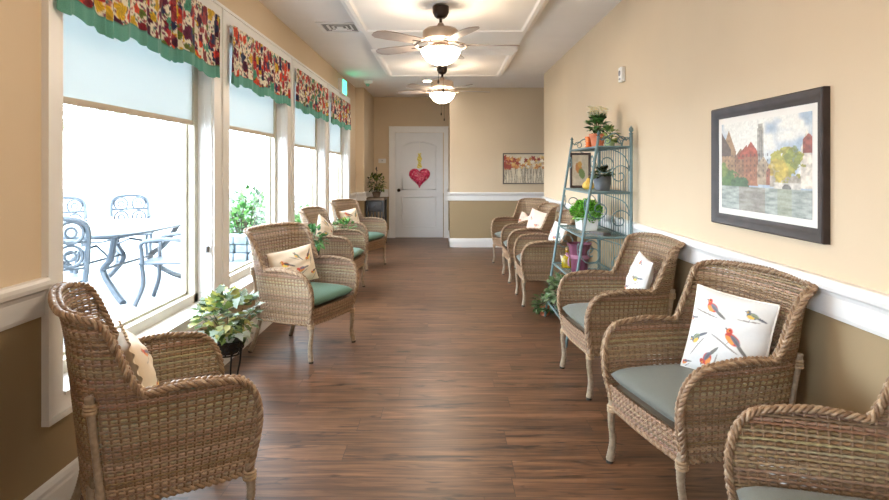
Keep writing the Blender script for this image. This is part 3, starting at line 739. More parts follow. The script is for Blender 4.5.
CH['R2'] = chair_at(chair_g, .822, 2.50, 12, 'R', 'wicker armchair with grey-green seat, right side foreground under the large framed painting', True)
CH['R1'] = chair_at(chair_g, .80, 1.51, -14, 'R', 'wicker armchair at bottom right corner, cut by the frame, with an empty grey-green seat')
CH['R3'] = chair_at(chair_g, .825, 3.80, 5, 'R', 'wicker armchair on the right, standing just in front of the metal plant shelf')
CH['R4'] = chair_at(chair_g, .775, 6.17, 0, 'R', 'wicker armchair on the right, half hidden directly behind the metal plant shelf')
CH['R5'] = chair_at(chair_g, .76, 7.38, 2, 'R', 'wicker armchair on the right between the farthest chair and the one behind the shelf')
CH['R6'] = chair_at(chair_g, .83, 8.36, 27, 'R', 'farthest wicker armchair on the right, turned toward the camera, below the flower painting')
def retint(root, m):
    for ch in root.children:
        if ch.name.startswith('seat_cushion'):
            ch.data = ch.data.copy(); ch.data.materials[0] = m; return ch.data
L1 = chair_at(chair_g, -.845, 2.40, -33, 'L', 'wicker armchair with window-light-tinted green seat in the left foreground, its back to the camera')
retint(L1, M_cush_lit); CH['L1'] = L1
CH['L2'] = chair_at(L1, -.82, 4.43, 23, 'L', 'wicker armchair with window-light-tinted green seat, second along the windows, just past the wire basket plant')
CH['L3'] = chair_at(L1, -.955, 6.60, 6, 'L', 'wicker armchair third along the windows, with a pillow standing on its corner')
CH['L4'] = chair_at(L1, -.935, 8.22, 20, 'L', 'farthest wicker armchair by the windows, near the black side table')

# ------------------------------------------------------------------ pillows
def ell(u, v, cx, cy, rx, ry, a):
    dx, dy = u - cx, v - cy; x = dx * math.cos(a) + dy * math.sin(a); y = -dx * math.sin(a) + dy * math.cos(a); return (x / rx) ** 2 + (y / ry) ** 2
def bird_paint(u, v, bg, birds, aspect=1):
    col = np.empty(u.shape + (3,)); col[:] = bg
    def put(e, c, a=1.0):
        m = smooth01((1.18 - e) / .36)[..., None] * a; nonlocal_col[0] = nonlocal_col[0] * (1 - m) + np.array(c) * m
    nonlocal_col = [col]
    for (cx, cy, sc, ang, pal) in birds:
        A = R(ang); f = lambda x, y: (cx + sc * (x * math.cos(A) - y * math.sin(A)), cy + sc * (x * math.sin(A) + y * math.cos(A)))
        body, wing, belly, dark = pal
        bx = f(-.2, -.75); put(ell(u, v, *bx, sc * 1.3, sc * .07, A + .25), srgb(120, 110, 100), .8)
        bx = f(.95, -.05); put(ell(u, v, *bx, sc * .65, sc * .13, A - .15), dark, .9)
        put(ell(u, v, *f(0, 0), sc * .62, sc * .36, A + .1), body); put(ell(u, v, *f(-.1, -.17), sc * .42, sc * .2, A), belly)
        put(ell(u, v, *f(.22, .1), sc * .5, sc * .18, A - .1), wing); put(ell(u, v, *f(.3, .06), sc * .4, sc * .05, A - .1), dark, .7)
        put(ell(u, v, *f(-.55, .28), sc * .24, sc * .24, 0), body); put(ell(u, v, *f(-.62, .26), sc * .12, sc * .12, 0), belly, .8)
        put(ell(u, v, *f(-.84, .24), sc * .13, sc * .05, A), dark); put(ell(u, v, *f(-.58, .33), sc * .05, sc * .05, 0), srgb(20, 20, 20))
        put(ell(u, v, *f(-.05, -.5), sc * .03, sc * .2, A), dark, .7)
    return nonlocal_col[0]
PR = (srgb(205, 80, 70), srgb(120, 120, 135), srgb(235, 150, 80), srgb(95, 95, 90))
PO = (srgb(215, 110, 55), srgb(90, 85, 80), srgb(235, 205, 100), srgb(70, 70, 70))
PG = (srgb(95, 105, 115), srgb(150, 160, 130), srgb(235, 190, 90), srgb(80, 85, 100))
M_pil = attrmat('printed_pillow_fabric', .85, 60, .02, sheen=.15)
def pillow(name, label, w_, h_, T, bg, birds, n=70, ruffle=0, piping=None, knot=False, group='printed throw pillows on the armchairs'):
    r = thing(name, label, 'pillow', (0, 0, 0), 0, group)
    t = np.linspace(-1, 1, n); u = t[:, None] + 0 * t[None, :]; v = t[None, :] + 0 * t[:, None]
    e = np.clip(1 - np.abs(u) ** 2.4, 0, 1) ** .6 * np.clip(1 - np.abs(v) ** 2.4, 0, 1) ** .6
    px = 1 - .07 * (1 - v * v) * np.abs(u) ** 2 * 0 - .06 * (1 - v ** 2) * (np.abs(u) > -1)
    X = u * w_ / 2 * (1 - .055 * (1 - v ** 2)); Z = v * h_ / 2 * (1 - .055 * (1 - u ** 2))
    wr = .004 * np.sin(7 * u + 5 * v) * e + .003 * np.sin(13 * v - 4 * u) * e
    if knot: q = np.exp(-((u * 3.2) ** 2)); Z = Z * (1 - .35 * q); wr = wr + .012 * np.sin(18 * u) * np.exp(-(v * 2) ** 2) * e
    c = np.broadcast_to(np.array(bg), u.shape + (3,)).copy()
    cf = bird_paint((u + 1) / 2, (v + 1) / 2 * h_ / w_, bg, birds) if birds else c
    mb = MB(); mb.grid(np.stack([X, -(T / 2 * e + wr), Z], -1), cf); mb.grid(np.stack([X, T / 2 * e + wr, Z], -1), bird_paint((1 - u) / 2, (v + 1) / 2 * h_ / w_, bg, birds) if birds else c)
    mb.build('pillow_cover', M_pil, r, ang=180, fix=False)
    def edge(k):
        a = k * 4; i = int(a) % 4; f = (a - int(a)) * 2 - 1
        uu, vv = [(f, -1), (1, f), (-f, 1), (-1, -f)][i]
        zz = vv * h_ / 2 * (1 - .055 * (1 - uu ** 2)); 
        if knot: zz *= 1 - .35 * math.exp(-((uu * 3.2) ** 2))
        return Vector((uu * w_ / 2 * (1 - .055 * (1 - vv ** 2)), 0, zz))
    if piping is not None:
        m = MB(); m.col = piping; m.tube([edge(k / 100) for k in range(100)], .0045, 6, closed=True); m.build('piping', M_pil, r, ang=180)
    if ruffle:
        N_ = 240; P = np.zeros((N_ + 1, 4, 3)); Cc = np.zeros((N_ + 1, 4, 3))
        for k in range(N_ + 1):
            p = edge((k % N_) / N_); d = p.normalized()
            for j in range(4):
                q = p + d * ruffle * j / 3; P[k, j] = (q.x, .006 * (j / 3) * math.sin(k * 2 * PI / 8), q.z); Cc[k, j] = np.array(bg) * .93
        m = MB(); m.grid(P, Cc); m.build('ruffle', M_pil, r, ang=180, fix=False)
    return r
def put_pillow(p, ch, lx, ly, lz, yaw, tilt, roll=0):
    # local chair coordinates; yaw added to chair yaw; +y is chair front; pillow front is -y so turn by 180
    M = Matrix.Translation(ch.location) @ Matrix.Rotation(ch.rotation_euler.z, 4, 'Z') @ Matrix.Translation((lx, ly, lz)) @ Matrix.Rotation(R(180 + yaw), 4, 'Z') @ Matrix.Rotation(R(-tilt), 4, 'X') @ Matrix.Rotation(R(roll), 4, 'Y')
    p.location = M.to_translation(); p.rotation_euler = M.to_euler()
white = srgb(226, 227, 227); cream = srgb(232, 214, 190); pinkish = srgb(232, 205, 190)
p = pillow('throw_pillow', 'square white pillow printed with red and orange birds, on the foreground right armchair', .37, .37, .13, white,
           [(.32, .80, .14, -20, PR), (.80, .82, .10, -10, PG), (.66, .50, .155, -35, PR), (.18, .38, .12, 40, PG), (.38, .18, .14, 60, PR), (.80, .13, .13, 10, PO), (.03, .60, .08, 20, PR), (.05, .06, .07, 20, PR)], 130, piping=srgb(240, 238, 232))
put_pillow(p, CH['R2'], -.01, -.12, .635, 22, 14, 4)
p = pillow('throw_pillow', 'white bird-print pillow facing the aisle on the armchair in front of the plant shelf', .34, .34, .12, white,
           [(.3, .75, .14, -20, PR), (.75, .6, .13, 20, PG), (.35, .3, .14, 30, PR), (.8, .2, .12, -30, PO), (.6, .9, .1, 0, PR)], 80)
put_pillow(p, CH['R3'], -.02, -.13, .635, -8, 14, 5)
p = pillow('throw_pillow', 'cream bird-print lumbar pillow on the second armchair along the windows', .40, .28, .11, cream,
           [(.26, .42, .13, -15, PO), (.55, .54, .10, -40, PG), (.82, .48, .11, 60, PO), (.12, .16, .09, 10, PG), (.58, .26, .12, 15, PR), (.88, .16, .09, 30, PO)], 90)
put_pillow(p, CH['L2'], .0, -.08, .61, -20, 14, -6)
p = pillow('throw_pillow', 'cream ruffled pillow on the left foreground armchair, seen from its edge', .31, .29, .11, cream,
           [(.3, .7, .13, -20, PR), (.7, .4, .13, 20, PG), (.3, .3, .1, 30, PO)], 70, ruffle=.03)
put_pillow(p, CH['L1'], -.04, -.06, .60, 0, 16, 0)
p = pillow('throw_pillow', 'bird-print pillow standing on its corner on the third armchair along the windows', .30, .30, .11, cream,
           [(.3, .75, .14, -20, PG), (.7, .6, .14, 20, PR), (.35, .3, .14, 30, PG), (.8, .2, .12, -30, PR)], 50)
put_pillow(p, CH['L3'], -.02, -.10, .655, -10, 16, 38)
p = pillow('throw_pillow', 'cream pillow with red and black birds on the farthest armchair by the windows', .34, .32, .12, srgb(238, 222, 200),
           [(.3, .75, .16, -20, PR), (.75, .65, .15, 60, PG), (.35, .3, .16, 80, PR), (.8, .25, .13, -30, PR)], 50)
put_pillow(p, CH['L4'], .03, -.10, .63, -15, 16, -6)
p = pillow('throw_pillow', 'white bird-print pillow seen behind the plant shelf on the right', .34, .34, .12, white,
           [(.3, .7, .15, -20, PR), (.7, .5, .15, 20, PR), (.4, .25, .14, 30, PO)], 50)
put_pillow(p, CH['R4'], -.02, -.10, .64, 10, 14, 0)
p = pillow('throw_pillow', 'tall blush pillow leaning on the right armchair second from the far end', .36, .36, .12, pinkish,
           [(.3, .7, .09, -20, PR), (.7, .5, .09, 20, PR), (.4, .25, .08, 30, PR)], 50)
put_pillow(p, CH['R5'], .0, -.09, .66, 25, 14, 8)
p = pillow('throw_pillow', 'small pinched blush pillow on the farthest right armchair', .38, .24, .11, pinkish, [(.25, .3, .08, 10, PR), (.75, .3, .08, 40, PR)], 50, knot=True)
put_pillow(p, CH['R6'], .0, -.10, .60, 0, 16, 5)

# ------------------------------------------------------------------ plants
M_leaf = attrmat('leaf_surface', .45, 40, .15, spec=.5, translucent=.25)
def leaf(mb, p, d, up, L_, W_, col, lobed=False, fold=.25):
    d = d.normalized(); s = d.cross(up); s = s.normalized() if s.length > 1e-4 else Vector((1, 0, 0)); nn = s.cross(d)
    if lobed: prof = [(0, .0), (.05, .42), (.30, .30), (.42, .50), (.62, .22), (1, 0)]
    else: prof = [(0, 0), (.25, .38), (.55, .42), (.8, .22), (1, 0)]
    vs = [p + d * L_ * t for t, _ in prof]; b = len(prof); vs = []
    for t, w_ in prof:
        c = p + d * L_ * t - nn * (.25 * L_ * t * t); vs += [c, c + s * W_ * w_ * 2 + nn * fold * W_ * w_, c - s * W_ * w_ * 2 + nn * fold * W_ * w_]
    fs = []
    for i in range(len(prof) - 1): a = i * 3; fs += [(a, a + 1, a + 4, a + 3), (a, a + 3, a + 5, a + 2)]
    mb._add(vs, fs, col)
def foliage(c, rad, n, L_, W_, cols, seed, lobed=False, inner=.35, droop=.3, updir=.5, flat=False):
    g = random.Random(seed); mb = MB(); c = Vector(c)
    for i in range(n):
        while True:
            d = Vector((g.uniform(-1, 1), g.uniform(-1, 1), g.uniform(-.7, 1)))
            if .1 < d.length < 1: break
        k = inner + (1 - inner) * g.random() ** .6; d.normalize()
        p = c + Vector((d.x * rad[0], d.y * rad[1], d.z * rad[2])) * k
        dd = (d + Vector((g.uniform(-.7, .7), g.uniform(-.7, .7), g.uniform(-.5, .5) + updir - droop))).normalized()
        col = cols[g.randrange(len(cols))]; f = g.uniform(.75, 1.2); s = g.uniform(.65, 1.2)
        leaf(mb, p, dd, Vector((g.uniform(-.4, .4), g.uniform(-.4, .4), 1)), L_ * s, W_ * s, tuple(x * f for x in col), lobed)
    return mb
def stems(c, base_z, rad, n, seed, r=.002, col=srgb(70, 85, 40)):
    g = random.Random(seed); mb = MB(); mb.col = col
    for i in range(n):
        a = g.uniform(0, 2 * PI); k = g.random() ** .5; e = Vector(c) + Vector((rad[0] * k * math.cos(a), rad[1] * k * math.sin(a), rad[2] * g.uniform(-.3, .8)))
        b = Vector((c[0] + .01 * math.cos(a), c[1] + .01 * math.sin(a), base_z)); mb.tube([b, b.lerp(e, .5) + Vector((0, 0, .02)), e], r, 4)
    return mb
G1 = [srgb(72, 98, 48), srgb(98, 116, 58), srgb(140, 142, 68), srgb(48, 66, 36), srgb(165, 158, 88), srgb(140, 155, 135), srgb(185, 195, 185)]
G2 = [srgb(48, 95, 45), srgb(75, 130, 60), srgb(100, 150, 80), srgb(35, 70, 35)]
G3 = [srgb(100, 175, 50), srgb(130, 205, 70), srgb(85, 150, 42), srgb(160, 225, 95)]
M_wire = mat('black_wire', (.012, .012, .013), .4, .5)
M_soil = mat('potting_soil', (.03, .02, .014), .95, noise=.4, nscale=60)
def wire_stand_plant(name, label, x, y, zrim, R_, fol, n, L_, W_, cols, seed, lobed):
    r = thing(name, label, 'potted plant', (x, y, 0), 0)
    st = MB(); H = .08
    for zz, q in ((zrim, R_), (zrim - H, R_ * .72)): st.tube([(q * math.cos(a), q * math.sin(a), zz) for a in [2 * PI * k / 28 for k in range(28)]], .005, 6, closed=True)
    nn = 13
    for k in range(nn):
        a = 2 * PI * k / nn; q1, q0 = R_, R_ * .72; cs = []
        for j in range(14): t = j / 13; ang = a + .22 * math.sin(2 * PI * t); q = q0 + (q1 - q0) * t; cs.append((q * math.cos(ang), q * math.sin(ang), zrim - H + H * t))
        st.tube(cs, .003, 5)
        mid = (q0 + q1) / 2; cx, cy = mid * math.cos(a + PI / nn), mid * math.sin(a + PI / nn); T = Vector((-math.sin(a + PI / nn), math.cos(a + PI / nn), 0))
        st.tube([Vector((cx, cy, zrim - H / 2)) + T * .013 * math.cos(b) + Vector((0, 0, .013 * math.sin(b))) for b in [2 * PI * j / 10 for j in range(10)]], .0028, 5, closed=True)
    st.build('wire_basket', M_wire, r)
    for k in range(3):
        a = R(-25) + k * 2 * PI / 3; ca, sa = math.cos(a), math.sin(a); pts = [(R_ * .98, zrim), (R_ * .95, zrim - .10), (R_ * .72, zrim * .45), (R_ * .85, .06), (R_ * 1.1, .006)]
        MB().tube(smooth_path([(q * ca, q * sa, z_) for q, z_ in pts], 6), .0055, 6).build('leg', M_wire, r)
    MB().lathe([(R_ * .6, zrim - H + .004), (R_ * .85, zrim - .008), (R_ * .8, zrim - .012), (1e-4, zrim - .02)], n=20).build('liner', M_soil, r)
    foliage((0, 0, zrim + fol[2] * .85), fol, n, L_, W_, cols, seed, lobed).build('foliage', M_leaf, r, ang=180, fix=False)
    stems((0, 0, zrim + fol[2] * .6), zrim - .02, fol, 20, seed).build('stems', M_leaf, r)
    return r
wire_stand_plant('ivy_plant', 'leafy ivy in a black wire basket stand between the two nearest window armchairs', -1.24, 3.42, .385, .105, (.18, .18, .15), 270, .060, .030, G1, 11, True)
wire_stand_plant('potted_plant', 'green plant on a stand between the second and third window armchairs', -1.30, 5.92, .56, .07, (.12, .13, .12), 130, .058, .020, G2, 12, False)
wire_stand_plant('potted_plant', 'green plant on a stand between the third and farthest window armchairs', -1.28, 7.62, .52, .08, (.15, .14, .10), 130, .06, .020, G2 + [srgb(120, 130, 60)], 13, False)

# ------------------------------------------------------------------ side table in the corner + its plant
tb = thing('side_table', 'black side table with brown top in the far left corner by the door', 'side table', (-1.205, 10.62, 0))
MB().rbox(-.17, .17, -.24, .24, .80, .84, .004).build('tabletop', mat('worn_brown_top', (.20, .14, .09), .5), tb)
M_tblk = mat('black_painted_wood', (.018, .017, .017), .45)
for sx in (-1, 1):
    for sy in (-1, 1): MB().rbox(sx * .145 - .018, sx * .145 + .018, sy * .21 - .018, sy * .21 + .018, 0, .80, .003).build('leg', M_tblk, tb)
MB().box(-.13, .13, -.215, .215, .60, .795).build('drawer_case', M_tblk, tb, smooth=False)
dw = MB().rbox(-.11, .11, -.225, -.214, .62, .78, .004).build('drawer', mat('slate_drawer', (.05, .055, .065), .4), tb)
MB().ball((0, -.233, .70), .012, 8).build('knob', M_bronze, dw)
MB().box(-.14, .14, -.20, .20, .20, .22).build('lower_shelf', M_tblk, tb, smooth=False)
sl = MB()
for k in range(4): sl.box(-.105 + k * .06, -.075 + k * .06, -.205, -.195, .22, .60)
sl.build('slats', M_tblk, tb, smooth=False)
pp = thing('potted_plant', 'bushy green plant with a dark stake on the corner side table', 'potted plant', (-1.20, 10.58, .84))
MB().lathe([(.055, 0), (.075, .08), (.078, .10), (.068, .10), (.065, .085), (1e-4, .085)], n=20).build('pot', mat('brown_pot', (.10, .06, .035), .6), pp)
foliage((0, 0, .25), (.15, .14, .17), 260, .055, .02, [srgb(62, 90, 38), srgb(95, 115, 50), srgb(130, 130, 55), srgb(45, 60, 30)], 21).build('foliage', M_leaf, pp, ang=180, fix=False)
stems((0, 0, .25), .08, (.1, .1, .12), 14, 22).build('stems', M_leaf, pp)
MB().tube([(0, 0, .08), (.005, 0, .54)], .005, 6).tube([(.005, 0, .54), (-.012, 0, .50), (.015, 0, .47)], .008, 6).build('stake', M_tblk, pp)

# ------------------------------------------------------------------ metal plant shelf
M_shelf = mat('blue_grey_painted_metal', srgb(104, 128, 132), .45, .2, noise=.12, nscale=30)
Y0, Y1 = 4.55, 5.50
rk = thing('plant_shelf', 'tall blue-grey metal ladder-style plant shelf with scrollwork against the right wall', 'shelf')
def fx(z): return .92 + .155 * z
XB = 1.415
def spiral(c, r0, turns, a0, dirn, plane, n=26, r1=.12):
    out = []
    for i in range(n + 1):
        t = i / n; a = a0 + dirn * turns * 2 * PI * t; q = r0 * (1 - (1 - r1) * t); u_, v_ = q * math.cos(a), q * math.sin(a)
        out.append((c[0], c[1] + u_, c[2] + v_) if plane == 'y' else (c[0] + u_, c[1], c[2] + v_))
    return out
ZSH = [.14, .49, .83, 1.17, 1.52]
for (yy) in (Y0, Y1):
    MB().tube([(fx(0), yy, 0), (fx(1.60), yy, 1.60)], .011, 8).build('front_post', M_shelf, rk)
    MB().tube([(XB, yy, 0), (XB, yy, 1.62)], .013, 8).build('back_post', M_shelf, rk)
    MB().lathe([(.013, 0), (.018, .006), (.008, .015), (.019, .03), (.016, .045), (.004, .062), (1e-4, .07)], (XB, yy, 1.615), 10).build('finial', M_shelf, rk)
    MB().lathe([(.011, 0), (.016, .006), (.007, .012), (.015, .025), (.003, .045), (1e-4, .05)], (fx(1.6), yy, 1.595), 10).build('finial', M_shelf, rk)
for z in ZSH:
    s = MB(); x0 = fx(z)
    for (a, b) in (((x0, Y0, z), (x0, Y1, z)), ((XB, Y0, z), (XB, Y1, z)), ((x0, Y0, z), (XB, Y0, z)), ((x0, Y1, z), (XB, Y1, z))): s.tube([a, b], .009, 6)
    k = int((XB - x0) / .022)
    for j in range(1, k): xx = x0 + (XB - x0) * j / k; s.tube([(xx, Y0, z + .004), (xx, Y1, z + .004)], .003, 4)
    for yy in (Y0 + .32, Y0 + .64): s.tube([(x0, yy, z - .004), (XB, yy, z - .004)], .005, 5)
    s.build('shelf_rack', M_shelf, rk)
# gallery on top, side scrolls
for yy in (Y0, Y1):
    s = MB(); x0 = fx(1.52); 
    s.tube(smooth_path([(x0, yy, 1.60), (x0 + .05, yy, 1.575), (x0 + .13, yy, 1.625), (XB - .05, yy, 1.575), (XB, yy, 1.60)], 6), .005, 6)
    s.tube(spiral((x0 + .075, yy, 1.565), .04, 1.2, R(180), -1, 'x'), .004, 5); s.tube(spiral((XB - .075, yy, 1.565), .04, 1.2, 0, 1, 'x'), .004, 5)
    for i, z in enumerate(ZSH[:-1]):
        zz = ZSH[i + 1]; x0 = fx((z + zz) / 2); wd = XB - x0
        q = min(.085, wd * .32)
        s.tube(spiral((XB - q, yy, z + .05 + q), q, 1.35, R(0), 1, 'x'), .0045, 5)
        s.tube(spiral((x0 + q + .01, yy, zz - .04 - q), q, 1.35, R(180), 1, 'x'), .0045, 5)
        s.tube(smooth_path([(XB, yy, z + .06 + q), (XB - q * .6, yy, zz - .07), (x0 + wd * .4, yy, zz - .01)], 6), .0045, 5)
    s.build('side_scrollwork', M_shelf, rk)
for z0_ in ZSH[1:-1]:
    for yy, dr_ in ((Y0 + .075, 1), (Y1 - .075, -1)):
        MB().tube(spiral((fx(z0_ + .25), yy, z0_ + .25), .07, 1.3, R(180) if dr_ > 0 else 0, dr_, 'y'), .0042, 5).build('front_scroll', M_shelf, rk)
s = MB()
for k in range(1, 14):
    yy = Y0 + (Y1 - Y0) * k / 14; s.tube([(XB, yy, .14), (XB, yy, 1.52)], .0035, 5)
for yy in np.linspace(Y0 + .12, Y1 - .12, 4): s.tube([(XB, yy + .11 * math.cos(a), 1.525 + .075 * math.sin(a)) for a in np.linspace(0, PI, 12)], .0045, 5)
s.build('back_rods', M_shelf, rk)

# ---- things on the shelf
M_terra = mat('terracotta', srgb(205, 120, 85), .8, noise=.12, nscale=12)
def pot(name, parent, prof, m, n=28, **k): return MB().lathe(prof, n=n, **k).build(name, m, parent)
zt = 1.52 + .0085
o = thing('flowering_plant', 'white-flowered plant in a terracotta pot on the top of the metal shelf', 'potted plant', (1.27, 4.98, zt))
pot('pot', o, [(.045, 0), (.060, .085), (.068, .088), (.070, .115), (.060, .115), (.055, .1), (1e-4, .095)], M_terra)
foliage((0, -.005, .185), (.072, .072, .075), 170, .048, .020, G2, 31, droop=.1).build('foliage', M_leaf, o, ang=180, fix=False)
M_petal = attrmat('petals', .6, 80, .08, translucent=.3)
g = random.Random(8); mb = MB()
for q in range(46):
    a = g.uniform(0, 2 * PI); k = g.random() ** .5; c = Vector((.08 * k * math.cos(a), .08 * k * math.sin(a), .265 + .075 * g.random()))
    for j in range(6):
        b = 2 * PI * j / 6; leaf(mb, c, Vector((math.cos(b), math.sin(b), .5)), Vector((0, 0, 1)), .028, .012, srgb(250, 248, 228))
    mb.ball(c, .004, 4, col=srgb(235, 215, 120))
mb.build('blossoms', M_petal, o, ang=180, fix=False)
stems((0, 0, .27), .09, (.08, .08, .04), 16, 33).build('stems', M_leaf, o)
o = thing('copper_cup', 'small orange copper cup beside the terracotta pot on the top shelf', 'cup', (1.215, 5.06, zt))
pot('cup_body', o, [(.026, 0), (.03, .01), (.024, .02), (.026, .07), (.032, .095), (.028, .095), (.023, .07), (1e-4, .03)], mat('orange_copper', srgb(215, 110, 50), .35, .4))
for z_ in (.03, .055): MB().tube([(.026 * math.cos(a), .026 * math.sin(a), z_) for a in [2 * PI * k / 20 for k in range(20)]], .003, 5, closed=True).build('band', M_terra, o)
o = thing('potted_plant', 'small trailing green plant at the near end of the top shelf', 'potted plant', (1.30, 4.72, zt))
pot('pot', o, [(.03, 0), (.042, .05), (.044, .06), (.038, .06), (1e-4, .052)], mat('pale_green_pot', srgb(165, 185, 140), .6))
foliage((0, 0, .09), (.055, .07, .06), 60, .045, .020, [srgb(110, 140, 75), srgb(75, 105, 55), srgb(150, 165, 90)], 34).build('foliage', M_leaf, o, ang=180, fix=False)
stems((0, 0, .09), .05, (.05, .06, .04), 10, 35).build('stems', M_leaf, o)
z2 = 1.17 + .0085
o = thing('gourd', 'small yellow gourd on the second shelf from the top', 'gourd', (1.235, 5.15, z2))
mb = MB(); n = 40; pr = [(1e-4, .002), (.03, 0), (.046, .012), (.050, .03), (.043, .052), (.024, .068), (.014, .082), (.009, .095), (1e-4, .097)]
vs = []; fs = []
for (q, z_) in pr:
    for k in range(n): a = 2 * PI * k / n; rr = q * (1 + .07 * math.cos(a * 8)); vs.append((rr * math.cos(a), rr * math.sin(a), z_))
for i in range(len(pr) - 1):
    for k in range(n): l = (k + 1) % n; fs.append((i * n + k, i * n + l, (i + 1) * n + l, (i + 1) * n + k))
mb._add(vs, fs); mb.build('gourd_body', mat('yellow_gourd_skin', srgb(232, 190, 85), .45, noise=.1), o)
MB().tube([(0, 0, .092), (.003, .002, .105), (.01, .004, .115)], [.005, .004, .005], 6).build('stem', mat('dry_stem', srgb(150, 120, 70), .8), o)
o = thing('potted_plant', 'dark-leaved plant in a galvanized grey metal pot on the second shelf', 'potted plant', (1.27, 4.83, z2))
M_galv = mat('galvanized_metal', srgb(112, 116, 120), .45, .6, noise=.15, nscale=25)
pot('pot', o, [(.058, 0), (.066, .05), (.067, .055), (.072, .115), (.076, .12), (.070, .12), (.066, .105), (1e-4, .10)], M_galv)
foliage((0, 0, .14), (.07, .07, .04), 110, .045, .018, [srgb(50, 75, 45), srgb(75, 95, 60), srgb(40, 50, 40)], 36).build('foliage', M_leaf, o, ang=180, fix=False)
def ivory(u, v):
    n_ = fbm(u, v, 6, 8)[..., None]; c = np.array(srgb(225, 215, 195)) * (1 - n_) + np.array(srgb(180, 170, 150)) * n_
    for (x, y, r_, cc) in ((.4, .55, .2, (190, 130, 80)), (.6, .4, .18, (120, 140, 90)), (.5, .7, .12, (205, 160, 90))):
        m = np.hypot(u - x, (v - y) * 1.3) < r_ * (1 + .3 * np.sin(9 * u + 7 * v)); c[m] = srgb(*cc)
    return c
o = thing('framed_picture', 'small framed picture standing at the far end of the second shelf', 'picture frame', (1.235, 5.465, z2 + .161), 0)
frame_mesh(.19, .32, .022, .02).build('picture_frame', mat('dark_wood_small_frame', (.07, .05, .045), .4), o, ang=50)
canvas(.155, .285, -.008, ivory, 30, 40).build('print', M_canvas, o, fix=False)
z3 = .83 + .0085
o = thing('potted_plant', 'bright green feathery plant in a white rectangular planter on the middle shelf', 'potted plant', (1.20, 5.08, z3))
M_wp = mat('white_glazed_ceramic', (.78, .78, .76), .25)
pb = MB(); 
def trap(z_, a, b): return [(-a, -b, z_), (a, -b, z_), (a, b, z_), (-a, b, z_)]
vs = trap(0, .06, .12) + trap(.11, .072, .138) + trap(.11, .064, .13) + trap(.09, .062, .128); fs = [(3, 2, 1, 0)]
for k in range(3):
    for j in range(4): fs.append((k * 4 + j, k * 4 + (j + 1) % 4, k * 4 + 4 + (j + 1) % 4, k * 4 + 4 + j))
fs.append((12, 13, 14, 15)); pb._add(vs, fs); pb.build('planter', M_wp, o, smooth=False)
foliage((0, 0, .150), (.125, .20, .095), 2000, .028, .009, G3, 37, inner=.45, droop=0, updir=.7).build('foliage', M_leaf, o, ang=180, fix=False)
o = thing('slate_tray', 'small dark flat tray lying at the near end of the middle shelf', 'tray', (1.22, 4.72, z3))
o.rotation_euler = (0, 0, R(20))
MB().rbox(-.035, .035, -.10, .10, 0, .016, .004).build('tray_body', mat('dark_slate', (.10, .09, .09), .6), o)
MB().rbox(-.024, .024, -.088, .088, .016, .019, .001).build('tray_lip', mat('dark_slate_inner', (.16, .15, .15), .6), o)
z4 = .49 + .0085
o = thing('glass_bottle', 'yellow glass oil bottle beside the purple pot on the lower shelf', 'bottle', (1.06, 5.20, z4))
M_yg = mat('yellow_oil_glass', srgb(200, 175, 25), .12, noise=.05); M_yg.node_tree.nodes['Principled BSDF'].inputs['Transmission Weight'].default_value = .5
pot('bottle_body', o, [(1e-4, 0), (.042, 0), (.045, .01), (.045, .075), (.03, .1), (.014, .112), (.013, .145), (.017, .148), (.012, .15), (1e-4, .15)], M_yg)
pot('stopper', o, [(.010, .148), (.014, .165), (.008, .175), (1e-4, .177)], mat('cork', srgb(190, 160, 120), .9))
o = thing('flower_pot', 'tall purple glazed pot with a sash tied around it on the lower shelf', 'pot', (1.12, 4.98, z4))
M_pur = mat('purple_glaze', srgb(112, 62, 84), .35, noise=.2, nscale=18)
mb = MB(); n = 48; pr = [(.060, 0), (.066, .01), (.070, .08), (.078, .15), (.088, .215), (.102, .235), (.096, .238), (.082, .215), (.07, .10), (1e-4, .06)]; vs = []; fs = []
for i, (q, z_) in enumerate(pr):
    for k in range(n): a = 2 * PI * k / n; rr = q * (1 + (.035 if 3 < i < 8 else .015) * math.cos(a * 10)); vs.append((rr * math.cos(a), rr * math.sin(a), z_))
for i in range(len(pr) - 1):
    for k in range(n): l = (k + 1) % n; fs.append((i * n + k, i * n + l, (i + 1) * n + l, (i + 1) * n + k))
fs.append(tuple(range(n))[::-1]); mb._add(vs, fs); mb.build('pot_body', M_pur, o)
sb = MB(); M_sash = mat('mauve_sash', srgb(175, 125, 150), .8)
for dz in (-.01, 0, .01): sb.tube([(.081 * math.cos(a), .081 * math.sin(a), .13 + dz) for a in [2 * PI * k / 32 for k in range(32)]], .006, 6, closed=True)
for s_ in (-1, 1): sb.tube(smooth_path([(-.08, 0, .13), (-.10, s_ * .03, .155), (-.095, s_ * .05, .13), (-.08, 0, .13)], 5), .007, 6, flat=.5); sb.tube([(-.082, 0, .13), (-.092, s_ * .012, .09), (-.088, s_ * .025, .05)], .007, 6, flat=.5)
sb.build('sash_bow', M_sash, o)
o = thing('wire_basket', 'small pale wicker basket on the lower shelf at its far end', 'basket', (1.10, 5.38, z4))
mb = MB()
for k in range(7): q = .045 + .002 * k; mb.tube([(q * math.cos(a), q * math.sin(a), .006 + k * .011) for a in [2 * PI * j / 24 for j in range(24)]], .0055, 5, closed=True, col=srgb(205, 195, 180))
mb.lathe([(.044, .002), (1e-4, .003)], col=srgb(195, 185, 170)); mb.build('basket_body', M_wick, o)
mb = MB(); mb.col = srgb(195, 185, 170); mb.tube([(0, .055 * math.cos(a), .07 + .06 * math.sin(a)) for a in np.linspace(0, PI, 14)], .004, 5); mb.build('basket_handle', M_wick, o)
o = thing('potted_plant', 'leafy plant in a white pot on the bottom rack of the metal shelf', 'potted plant', (1.06, 5.28, .1485))
pot('pot', o, [(.05, 0), (.065, .085), (.07, .09), (.07, .10), (.062, .10), (1e-4, .09)], M_wp)
